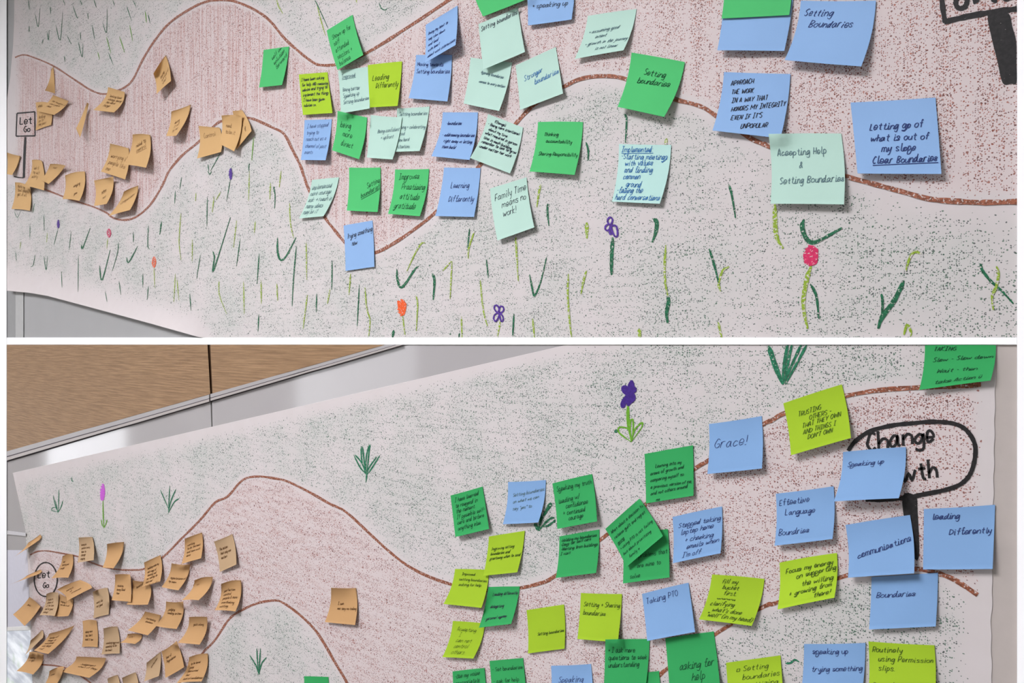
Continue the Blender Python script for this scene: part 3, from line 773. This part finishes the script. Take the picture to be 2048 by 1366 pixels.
# ---- upper mural, coloured
G_ = 'coloured sticky notes on the upper mural'
N('green', (935,-52,1045,-72,1062,-5,966,33), '', 'green sticky note overlapping the top of the mint Setting boundaries note')
N('mint', (941,115,1024,125,998,222,927,207), 'Opening boundaries||comes to every action', 'pale mint sticky note with faint small writing half under another mint note', 'f', 0.07, 0.3, 0.2, 0.1, -0.08)
N('mint', (957,48,1036,14,1050,104,966.5,139), 'Setting boundaries', 'mint sticky note with small Setting boundaries line along its top edge', 'k', 0.12, 0.05, 0.03, lift=(0, 1, 10, 12))
N('green', (935,-52,1045,-72,1062,-7,966,32), '', 'green sticky note overlapping the mint note that reads Setting boundaries') if False else None
N('blue', (1052,-45,1149,-48,1143,39,1056,51), '* speaking up', 'blue sticky note with one bulleted line reading speaking up', 'k', 0.12, 0.1, 0.5)
N('green', (527,100,578,93,564,170,518,175), '  self care|  solution|  forward', 'small leaning green sticky note with slanted writing and a drawn arrow', 'g', 0.13, 0.2, 0.25, 0.17, 0.7)
N('mint', (676,141,738.6,133,739,217,682,226.6), '_Improved||Being better|Speaking up|Setting boundaries', 'mint sticky note headed Improved with three lines below', 'f', 0.12, 0.1, 0.05, 0.15)
N('green', (653.5,61,705,29.5,726.6,110,675,140), 'Shown up for|self|attended|sessions +|balance.', 'tilted green sticky note with five lines crossing the brown path outline', 'g', 0.13, 0.13, 0.12, 0.165, lift=(0, 0.5, 15, 12))
N('lime', (597.6,149,655,144.5,665,226,606,230), 'I have been asking|for help AND receiving|advice and trying to|implement the things|I have been given|advice on.', 'lime sticky note packed with six lines beginning I have been asking', 'k', 0.10, 0.06, 0.05, 0.125)
N('lime', (735.6,130,804,122.7,795,212,740,215), 'Leading|  Differently', 'lime sticky note reading Leading Differently beside the Improved note', 'o', 0.14, 0.12, 0.2, 0.18, pen=0.014)
N('blue', (832,110,904,110,894.6,203,817,196.5), 'Moving towards|Setting boundaries', 'blue sticky note reading Moving towards Setting boundaries', 'n', 0.13, 0.06, 0.08, 0.17)
N('blue', (851,50,915,11,911,90,849.5,126), 'Doing my best to|say slow down|and lead|with heart|about work interactions', 'steeply tilted blue sticky note with five lines, overlapping another blue note', 'n', 0.12, 0.08, 0.15, 0.15, lift=(0, 2, 20, 16))
N('mint', (1175.5,32,1273,18,1247,100.6,1149,118), '* assuming good|     intent|* growth in the journey|        is not linear', 'mint sticky note with two bullets, assuming good intent', 'f', 0.12, 0.1, 0.3, 0.14)
N('mint', (1031,131,1111.6,94,1126,187,1040,220), 'Stronger|     boundaries', 'tilted mint sticky note reading Stronger boundaries', 'b', 0.13, 0.15, 0.25, 0.17, 0.05)
N('green', (1263,105,1369.5,124,1328,234,1235,213.6), '  Setting|boundaries', 'green sticky note reading Setting boundaries beside the arch of the path', 'g', 0.115, 0.2, 0.2, 0.16, 0.02, lift=(1, 1, 16, 13))
N('blue', (1450,-22,1588,-22,1568.5,102,1434.6,100.6), '', 'blank blue sticky note underneath a green note')
N('green', (1448,-62,1583,-66,1578.5,30,1443,37), '', 'green sticky note overlapping a blank blue note', lift=(0, 0, 6, 6))
N('blue', (1448,144,1581,148,1561,276.6,1425,261), 'APPROACH|THE WORK|IN A WAY THAT|HONORS MY INTEGRITY|EVEN IF IT\'S|     UNPOPULAR', 'blue sticky note in capitals reading APPROACH THE WORK IN A WAY', 'k', 0.11, 0.1, 0.08, 0.145, 0.16, maxw=0.8)
N('blue', (1601.6,1,1752,1,1722.5,133,1569,120), 'Setting|  Boundaries', 'blue sticky note reading Setting Boundaries in looping script', 'n', 0.125, 0.06, 0.06, 0.19, lift=(0, 1, 14, 14))
N('blue', (1701,205,1871,195,1883,348,1715,347), 'Letting go of|what is out of|   my slope|_Clear Boundaries', 'blue sticky note ending with underlined words Clear Boundaries', 'n', 0.135, 0.19, 0.24, 0.155, pen=0.013, c=0.1)
N('mint', (1537,268,1682.5,267,1688,409,1541,407.6), 'Accepting Help|       &|Setting Boundaries', 'mint sticky note reading Accepting Help and Setting Boundaries', 'f', 0.13, 0.08, 0.12, 0.2, 0.05, c=0.1)
N('aqua', (1238,288,1342.5,290,1319.5,407.6,1224,403), '_Implemented:|-Starting meetings|  with values|  and finding|  common|    ground|-facing the|hard conversations', 'aqua sticky note headed Implemented, in blue ink, with seven lines', 'b', 0.115, 0.05, 0.02, 0.118)
N('green', (1076,244,1166,244,1149,350,1059,343), '  Thinking|    accountability||Sharing Responsibility', 'green sticky note reading Thinking accountability, Sharing Responsibility', 'g', 0.11, 0.1, 0.15, 0.13)
N('blue', (609,240,663.5,238.4,651,320.5,601.6,320), 'I have stopped|trying to|reach out as a|channel of past|events', 'small blue sticky note with five faint lines beside the lime packed note', 'n', 0.11, 0.1, 0.05, 0.16, pen=0.008)
N('green', (675,221.6,734,235,718,318.5,664,300.5), 'being|  more|  direct', 'green sticky note reading being more direct', 'g', 0.15, 0.12, 0.16, 0.22, 0.03, pen=0.013)
N('mint', (794,217,859,213,839,302,790,303.5), 'Setting boundaries||doing + celebrating|good|new hard|situations', 'mint sticky note with faint slanted lines beginning Setting boundaries', 'f', 0.14, 0.08, 0.02, 0.15)
N('mint', (741,230,804,235,785,319,733.6,315), 'Being confident|   + upfront', 'mint sticky note with two small lines reading Being confident', 'f', 0.10, 0.25, 0.25, 0.16, 0.1)
N('blue', (885.6,224.6,955.7,224.6,939,320,862.5,312.5), '  -boundaries||- addressing boundaries|   right away vs letting|   them build', 'blue sticky note with dashes, boundaries and addressing boundaries', 'n', 0.11, 0.08, 0.15, 0.13)
N('mint', (976,228,1046,255,1020,347,940,316), '      (Change)|- Being more intentional|  about my time|what required in person|time in each building|remember to live to grow|under matter her work', 'mint sticky note with dense writing headed by boxed word Change', 'k', 0.10, 0.06, 0.03, 0.1)
N('green', (698,335,761,335,755,424,693.5,421), '     Setting|_boundaries', 'flat green sticky note with slanted underlined word boundaries', 'g', 0.13, 0.3, 0.4, 0.16, 0.35)
N('green', (790,339,858,338,839.5,432.6,776,427.6), 'Improves|  Practicing|  attitude|gratitude', 'green sticky note listing Improves, Practicing, attitude, gratitude', 'g', 0.15, 0.12, 0.02, 0.21)
N('blue', (888,335,961,336,948,434,870.6,432), '  Learning||  Differently', 'blue sticky note reading Learning Differently', 'n', 0.13, 0.15, 0.28, 0.14)
N('mint', (624,360,678,354.5,647,432.6,598,437), 'implemented|more courage|ask > reach in|many ideas|may be it', 'leaning mint sticky note with faint lines beginning implemented', 'f', 0.14, 0.06, 0.1, 0.16)
N('blue', (687,451,745,441,748.6,533.5,691,542), 'Trying something|   new', 'blue sticky note reading Trying something new at the path bottom', 'k', 0.16, 0.08, 0.13, 0.18, 0.1, c=0, lift=(0, 0, 3, 3))
N('mint', (980,377,1053,354.5,1068.6,454.7,995,481), 'Family Time|   means no|   work!', 'mint sticky note reading Family Time means no work', 'k', 0.15, 0.1, 0.1, 0.17)
# ---- upper mural, brown
G_ = 'tan sticky notes on the upper mural'
N('tan', (102,141,106.5,133,110,187,90,181), '', 'tan note turned almost edge-on, hanging from the path outline', c=0.5, lift=(4, 1, 2, 30))
N('tan', (71,205,101,206,102,250,71,261), 'what|||holding|on to|the past', 'tan note stuck against the right side of the Let Go signboard', 'w', 0.14, 0.12, 0.05, 0.14, c=0, lift=(2, 0, 4, 3))
N('tan', (106,190,137,202,108,230,73,222), 'the thoughts of|what people|think', 'tan note slanting over the note beside the Let Go signboard', 'w', 0.13, 0.15, 0.2, 0.16, c=0.2, lift=(2, 14, 20, 10))
N('tan', (174,205,177.5,208,160,275,152,257), '', 'thin tan sliver of a note standing on edge inside the path', c=0.1, lift=(1, 10, 30, 22))
N('tan', (216,174,249,184,228,225,186.5,220), 'looking back|always doing|the same|things', 'tan note with small writing covering the dip of the path outline', 'w', 0.12, 0.2, 0.25, 0.14, c=0.4, lift=(0, 8, 18, 18))
N('tan', (307,147,332,110,342,162,313,188), 'being|afraid of|what', 'tan note curled to a point, alone beneath the tall hill of the path', 'w', 0.13, 0.3, 0.4, 0.16, 0.3, c=0.2, lift=(24, 2, 16, 24))
N('tan', (342.5,223,382,209,352,271.6,332,272), 'doing|it all|by me', 'tan note with a deep curl between the pointed note and the Control note', 'w', 0.12, 0.25, 0.4, 0.16, 0.3, c=0.4, lift=(14, 4, 26, 22))
N('tan', (397,251.6,439,255,442,304,394,317), 'Control', 'tan note reading Control with a folded top edge', 'w', 0.17, 0.15, 0.2, 0.2, 0.15, c=0.2, lift=(10, 3, 6, 10))
N('tan', (465,222,484,220,503,262,472,300), 'let|go', 'narrow tan note leaning out behind the note next to the Control note', 'w', 0.14, 0.4, 0.4, 0.2, 0.6, c=0, lift=(3, 2, 12, 4))
N('tan', (443,231,484,232,468,303,438,288), 'need|to be it', 'tan note overlapping a narrow one where the path rises, beside Control', 'w', 0.14, 0.2, 0.2, 0.2, c=0.3, lift=(14, 4, 18, 16))
N('tan', (220,287,258,297,250,359,201.6,343), 'worrying if|people like|me', 'tan note reading worrying if people like me', 'w', 0.16, 0.12, 0.25, 0.22, c=0.4)
N('tan', (265,269,300.5,270,292,335.5,247,328.5), 'need to|_control', 'flat tan note with underlined word, overlapping the worrying note', 'w', 0.15, 0.2, 0.3, 0.16, 0.4, c=0.4)
N('tan', (14,305,41,312,24,350,14,348), '', 'tan note half hidden by the side trim, beside the signpost', c=0.2)
N('tan', (64,320,84,322,88,381,48,371), 'lack of|my self|worry', 'tan note whose top curls, under the foot of the Let Go signpost', 'w', 0.14, 0.15, 0.2, 0.16, c=0.6)
N('tan', (100,328,131,331,97,368,82,361), 'trust', 'tan note folded into a narrow slanting blade beside the signpost foot', 'w', 0.13, 0.3, 0.1, 0.16, c=0.2, lift=(2, 20, 14, 8))
N('tan', (30,364.5,60,374,59.6,421.6,23,418), 'thinking|that people|get it all', 'tan note hanging over the grass below the signpost foot', 'w', 0.14, 0.15, 0.05, 0.15, c=0.3, lift=(2, 2, 8, 6))
N('tan', (130,351,170,343,159,402,125,398), '  saying|   yes', 'tan note crossing the lower path outline, first beyond the signpost', 'w', 0.12, 0.25, 0.3, 0.3, 0.3, c=0.6)
N('tan', (188,361,226.6,353,213,408,188,412), '_when|  not', 'tan note with curled corner above the lowest dip of the path outline', 'w', 0.13, 0.3, 0.3, 0.25, 0.2, c=0.5)
N('tan', (248,383,277,371,260,420,217,432), 'Comparison', 'tan note with one slanted word in the lowest bend of the path', 'w', 0.15, 0.12, 0.4, 0.2, 0.3, c=0.3, lift=(2, 6, 18, 14))

# ---- lower mural, coloured
G_ = 'coloured sticky notes on the lower mural'
N('dgreen', (901,991,965,973,978,1058,910.6,1074), 'I have learned|to respond in|the moment.|If possible self-|care and before|anything else.', 'green sticky note with six lines beginning I have learned', 'g', 0.12, 0.1, 0.05, 0.135, c=0)
N('dblue', (1016,964,1091.6,960,1076.6,1045,1005.7,1048.5), 'Setting boundaries|on what we can|say "yes" to', 'pale blue sticky note with faint slanted lines about saying yes', 'f', 0.12, 0.12, 0.2, 0.16, 0.12)
N('dgreen', (1104.6,967,1184,948,1194,1043,1114.6,1058), 'Speaking my truth||leading w/|    confidence|  + continued|     courage', 'green sticky note reading Speaking my truth, leading with confidence', 'g', 0.12, 0.08, 0.06, 0.135, c=0)
N('dgreen', (1289,908,1386,890.6,1387,991.5,1292,1007), '    Leaning into my|areas of growth and|comparing myself to|a previous version of me,|and not others around|    me.', 'green sticky note reading Leaning into my areas of growth', 'g', 0.11, 0.1, 0.18, 0.135, c=0)
N('dgreen', (1118.6,1073,1198.5,1059,1192,1146,1111.6,1156), '-Holding my boundaries|-Days for self care|-Wanting from buildings|I visit', 'green sticky note with writing only on its top half, Holding my boundaries', 'g', 0.10, 0.04, 0.04, 0.105)
N('dgreen', (1245.6,1071,1335.7,1058,1339,1155,1246,1167), '|     problems that|    are mine to|solve', 'green sticky note ending mine to solve, partly under a diagonal note', 'g', 0.14, 0.15, 0.12, 0.2, c=0)
N('dgreen', (1210.5,1058,1279,997,1326,1072,1253,1134), 'What about a decision to|release guilt and regret|_going|* using PTO is not failing|but about prioritizing|   family ^', 'green sticky note turned diagonally, about using PTO and family', 'g', 0.12, 0.06, 0.04, 0.14, c=0, lift=(2, 1, 14, 12))
N('dblue', (1345,1034,1444,1013,1441,1106.6,1345.7,1126.6), 'Stopped taking| laptop home|   + checking|    emails when|  I\'m off', 'blue sticky note reading Stopped taking laptop home', 'n', 0.135, 0.1, 0.1, 0.165, c=0.1)
N('dblue', (1418,848,1523.5,832,1524,937,1414.6,948), 'Grace!', 'blue sticky note reading Grace with an exclamation mark', 'n', 0.21, 0.09, 0.3, 0.2, c=0.2)
N('dlime', (1566.5,806.7,1683.7,768.6,1702,876,1582,910.6), ' TRUSTING|      OTHERS -|  THAT THEY OWN|  AND THINGS I|    DON\'T OWN', 'tilted lime sticky note in capitals reading TRUSTING OTHERS', 'o', 0.09, 0.16, 0.22, 0.115, c=0, lift=(0, 0.5, 12, 10))
N('dgreen', (1850,690.5,1992,690.5,1981,761,1838.5,780), 'TAKING|Slow - Slow down|  Wait - then|  take Action $', 'green sticky note under the white rail reading Slow down, Wait, take Action', 'g', 0.17, 0.12, -0.13, 0.26, c=0.2)
N('dlime', (910,1138,978,1140,962.7,1216,887,1208), '    Improved|  setting boundaries|   asking for help', 'lime sticky note reading asking for help, half under another lime note', 'o', 0.12, 0.1, 0.02, 0.15)
N('dlime', (977.7,1073,1049.5,1061.5,1034.5,1144.7,966.4,1151.7), 'Improving setting|boundaries and|practicing when to send', 'lime sticky note with three short lines beginning Improving', 'o', 0.11, 0.1, 0.25, 0.12)
N('dlime', (905.6,1242,970,1247,946.4,1317.4,884.6,1314.4), ' Accepting|   I|  can not|  control|  others', 'lime sticky note with faint lines reading Accepting I can not control', 'o', 0.13, 0.12, 0.1, 0.16, pen=0.008)
N('dgreen', (976.5,1174,1039.5,1173,1022,1248,957.7,1255.6), '   Leading differently||   delegating||- personal agency', 'green sticky note with a scribbled-out word between lime notes', 'k', 0.11, 0.08, 0.08, 0.15)
N('dlime', (1053,1220.5,1128,1209,1129,1297.4,1056,1307), 'Setting boundaries', 'flat lime sticky note with one small line Setting boundaries', 'o', 0.11, 0.25, 0.5, 0.12, c=0, lift=(0, 0, 3, 3))
N('dlime', (1161.7,1186,1244,1188,1235.6,1284.4,1154.7,1278), 'Setting + Sharing|boundaries', 'lime sticky note reading Setting and Sharing boundaries', 'o', 0.13, 0.08, 0.1, 0.18, c=0.1)
N('dgreen', (1290,1345,1318,1342,1322,1400,1292,1400), '', 'green sticky note of which only a narrow strip shows between two green notes')
N('dgreen', (1210.5,1279,1299.4,1278,1290,1385,1207,1388), '* I ask more|questions to seek|understanding', 'green sticky note reading I ask more questions to seek understanding', 'g', 0.12, 0.08, 0.1, 0.14)
N('dgreen', (1330.7,1277,1427.6,1263,1441,1380,1340,1392), '  asking for|      help', 'green sticky note reading asking for help under the Taking PTO note', 'g', 0.15, 0.12, 0.36, 0.22, c=0)
N('dblue', (1284,1188,1377,1165.5,1390,1264,1294.4,1282), 'Taking PTO', 'blue sticky note reading Taking PTO', 'n', 0.13, 0.06, 0.07, 0.17, 0.06, c=0)
N('dlime', (1424,1149,1529,1158,1503.5,1252,1398,1239), '   fill my|    bucket|     first.|  ~~~~|clarifying|  what\'s done|"well" (in my head)', 'lime sticky note reading fill my bucket first above a wavy line', 'o', 0.125, 0.09, 0.06, 0.122, pen=0.012)
N('lime', (1559,1125.4,1674,1106,1668.7,1195.5,1555,1219), ' Focus my energy|     on supporting|       the willing|  + growing from|            there!', 'bright lime sticky note reading Focus my energy on supporting the willing', 'o', 0.16, 0.05, 0.1, 0.17, 0.05, pen=0.014)
N('dblue', (1551.5,987.5,1667.4,972.5,1665,1078,1549,1091.6), 'Effective|  Language||Boundries', 'blue sticky note reading Effective Language Boundries', 'n', 0.125, 0.05, 0.05, 0.19, c=0.2)
N('dblue', (1686,904,1812,894,1797.6,996.5,1667.4,1003), 'Speaking up', 'blue sticky note covering part of the oval Change Growth sign', 'n', 0.11, 0.08, 0.17, 0.14, lift=(0, 1, 18, 16))
N('dblue', (1743,1154,1876,1145.4,1871.5,1253,1738,1259), 'Boundaries', 'blue sticky note reading Boundaries, tucked below the communications note', 'n', 0.11, 0.08, 0.26, 0.14, c=0.1)
N('dblue', (1847.7,1018,1990.4,1009.5,1985.4,1138,1846,1139), ' leading||       Differently', 'blue sticky note reading leading Differently at the torn paper edge', 'n', 0.125, 0.08, 0.05, 0.13, pen=0.013, c=0.1)
N('dblue', (1691,1050,1820,1030,1828.4,1146.7,1696,1155.5), 'communications', 'blue sticky note reading communications beside the black signpost', 'n', 0.15, 0.1, 0.5, 0.16, 0.22, pen=0.013, c=0, lift=(0, 1, 13, 10))
N('dblue', (1608,1288,1731,1286,1722,1400,1600,1402), '  speaking up||  trying something||      new', 'blue sticky note reading speaking up, trying something new', 'n', 0.13, 0.06, 0.02, 0.155)
N('dlime', (1737,1283,1869,1290.7,1871,1390,1737,1390), 'Routinely|  using Permission|  slips.||Remembering', 'lime sticky note reading Routinely using Permission slips', 'o', 0.15, 0.05, 0.02, 0.17, c=0.1)
N('dlime', (1452,1325.7,1561,1310.7,1567,1400,1458,1412), '  # Setting|    boundaries|* Prioritizing', 'lime sticky note listing Setting boundaries and Prioritizing with a small box', 'o', 0.16, 0.08, 0.04, 0.2, c=0)
N('dblue', (1102,1331.5,1182,1328,1184,1410,1098,1412), ' Speaking', 'blue sticky note with the single word Speaking', 'n', 0.17, 0.1, 0.22, 0.2)
N('dgreen', (905,1343,969,1336,974,1410,908,1420), '-Use my voice|appropriately', 'green sticky note reading Use my voice', 'g', 0.13, 0.06, 0.03, 0.17, c=0)
N('dgreen', (979,1322,1046,1316,1053,1395,985,1400), '- Set boundaries||- ask for help', 'green sticky note listing Set boundaries and ask for help', 'g', 0.13, 0.06, 0.12, 0.15, c=0)
N('dgreen', (608,1352.5,656.7,1354,658,1420,606,1418), '', 'green sticky note alone on the small grass hill under the arch')
# ---- lower mural, brown
G_ = 'brown sticky notes on the lower mural'
SMALL = dict(ink='w', size=0.1, u0=0.15, v0=0.2, lead=0.14, pen=0.014)
def K(q, text, label, c=0.4, lift=None, rot=0.0): N('pale' if any(t in label for t in ('pale', 'creased', 'curled edge', 'rounded top', 'curled shut', 'Dependence note', 'small lines hanging')) else 'kraft', q, text, label, c=c, lift=lift, rot=rot, **SMALL)
K((57,1085,80,1069,79,1080,29,1113), 'time', 'brown note lifting away like a blade over the end of the path outline', 0, (4, 2, 4, 40))
K((54,1151,80,1139,78,1148,19,1169), '', 'brown note seen as a thin spike across the Let Go circle', 0, (4, 2, 4, 45))
K((369,1078,404,1065,402,1116.6,363,1128), 'wanting|to be the best|and have work|done', 'brown note with four lines, high beside the rising path outline', 0.3)
K((125,1112,146,1109,136.5,1155.4,102.6,1156.7), 'fear|feeling good|enough', 'brown note overlapping the rim of the Let Go circle', 0.4)
K((157,1075,185,1074,187,1120.4,155,1125.4), 'being in|control every|time to|change|saying', 'brown note with rounded top where the path outline dips, five lines', 0.1)
K((214,1088,248,1084,226.6,1136.7,205,1135.4), '', 'blank brown note with rolled top, over the lowest dip of the outline', 0.7, (22, 5, 20, 24))
K((265,1160.5,299,1162,295.4,1209,253,1209), 'Resentment', 'brown note with one slanted word, joined under a taller written note', 0.2, None, 0.5)
K((288,1125,321,1110,320,1163,284,1174), 'holding onto my|old ways of|thinking and|not asking for|help and|trusting to others', 'tall brown note filled with many small lines', 0.1)
K((428,1083,464.5,1068,472.7,1129,439.4,1144), 'The notion|that only one|matters', 'creased brown note standing apart, farthest along the path outline', 0, (1, 1, 9, 6))
K((343,1126.7,380.6,1129,356.8,1180.5,323,1174), '||expectations of|my team', 'brown note with two lines just beneath the high four-line note', 0.3)
K((389,1160.5,425.6,1154,397,1200.5,363,1200.5), 'try', 'brown note sweeping sideways in a long curl', 0.6, (4, 8, 26, 22), 0.3)
K((442,1168,482,1160.5,470.7,1223,429.4,1220.5), 'perfection|control|people & more|overthinking|working', 'brown note touching the start of the grassy arch, five dark lines', 0.5)
K((230,1149,260,1149,261.6,1204,223,1200.5), '|thinking|being liked|fear', 'brown note with words at its left, beside the slanted-word note', 0.4)
K((119,1187,146.5,1199,136.5,1232,107,1233), 'saying I|can do it all', 'brown note tucked below the wide diagonal note', 0.4)
K((92.6,1188,116.4,1185.5,109,1232,79,1230.6), 'trying to|please all|of the time|and be good|always', 'brown note with small lines hanging under the Let Go circle', 0.4)
K((114,1179,160,1160,184,1176,134,1202), 'control|  of|  outcomes', 'wide brown note turned diagonally with three words', 0, (6, 2, 16, 20))
K((185,1184,215,1175.5,217,1229,186.5,1237), '|worry for|not good', 'pale flat brown note in the middle of the path', 0, (1, 1, 5, 4))
K((59,1194,81,1213,49,1252,26,1229), '  guilt', 'brown note turned on its corner at the paper end', 0, (2, 4, 24, 30))
K((61,1281,84,1260,86,1275,50,1310), '', 'brown note curled shut at the paper end, above a two-tone one', 0, (8, 2, 8, 26))
K((99,1267,149,1250.6,96.4,1308,68,1300.7), 'being all|things to|everybody|and fixing|it all', 'long brown note sweeping diagonally with five lines', 0.2, (4, 6, 24, 26))
K((165,1242,193,1241,195,1294.4,164,1294), '|doing more|that don\'t|need it now', 'upright flat brown note with three dark lines', 0, (1, 1, 4, 4))
K((206.6,1257,235,1253,239,1307,203,1309), '||needing approval|needing to be|the best', 'upright brown note with a curled edge and faint lines', 0.2, (1, 3, 8, 6))
K((255,1268,284,1270.6,270,1288,240,1285.6), 'things I|should', 'short brown note peeking out below a diagonal one', 0.5, (2, 2, 10, 16))
K((290,1223,322,1230.6,295.4,1270.6,255,1260.6), '   Overthinking|     decisions', 'diagonal brown note overlapping the short peeking one', 0.2, (4, 6, 22, 18))
K((332,1203,366,1203,353,1258,310.5,1252), 'judging|needing to know', 'brown note with a crossed-out word and large bare lower half', 0.4)
K((378,1234,414,1234,399,1289.4,355.5,1285.6), '   guilt along', 'brown note with rolled corner near the end of the path outline', 0.6, (3, 14, 18, 18))
K((293,1325.7,321.7,1303,318,1352,288,1363), '|  perfection', 'brown note with one slanted line beside the Dependence note', 0.1, (12, 2, 10, 14), 0.5)
K((323,1303,353,1282,368,1334.5,330.5,1356), 'fear of|Dependence', 'tilted brown note with the word Dependence', 0, (2, 1, 12, 9))
K((378,1314.4,415.6,1307,403,1363,353,1366), 'to be loved|being|overworked|fear|lack of confidence', 'brown note with five lines over the lower path outline', 0.5)
K((153,1313,211.6,1315.7,178,1355.7,120,1343), '|   Judgement|   what if they', 'widest brown note, bent, with a dark scribbled word', 0.2, (8, 10, 18, 14))
K((59,1304,87.6,1309.4,66,1349,33,1342), 'making|it right', 'two-tone brown note curling off the paper end', 0.4, (2, 3, 24, 30))
K((99,1342,127.7,1333,108,1375,84,1376), 'stress', 'brown note with darkly folded top under the two-tone one', 0.5, (14, 3, 14, 16))
K((215,1357,235,1349.5,240,1390,208,1395), '', 'brown note whose top corner alone shows, beside a pale twin', 0.3)
K((244,1356,271.7,1344.5,276,1395,243,1400), '', 'pale brown note cut off low, beside a darker cut-off one', 0)
K((662,1175.5,712.3,1176,710,1250,649.7,1244), '|    I can|    not say no today', 'single brown note alone in the middle of the bare path', 0.4, (0, 0, 8, 8))
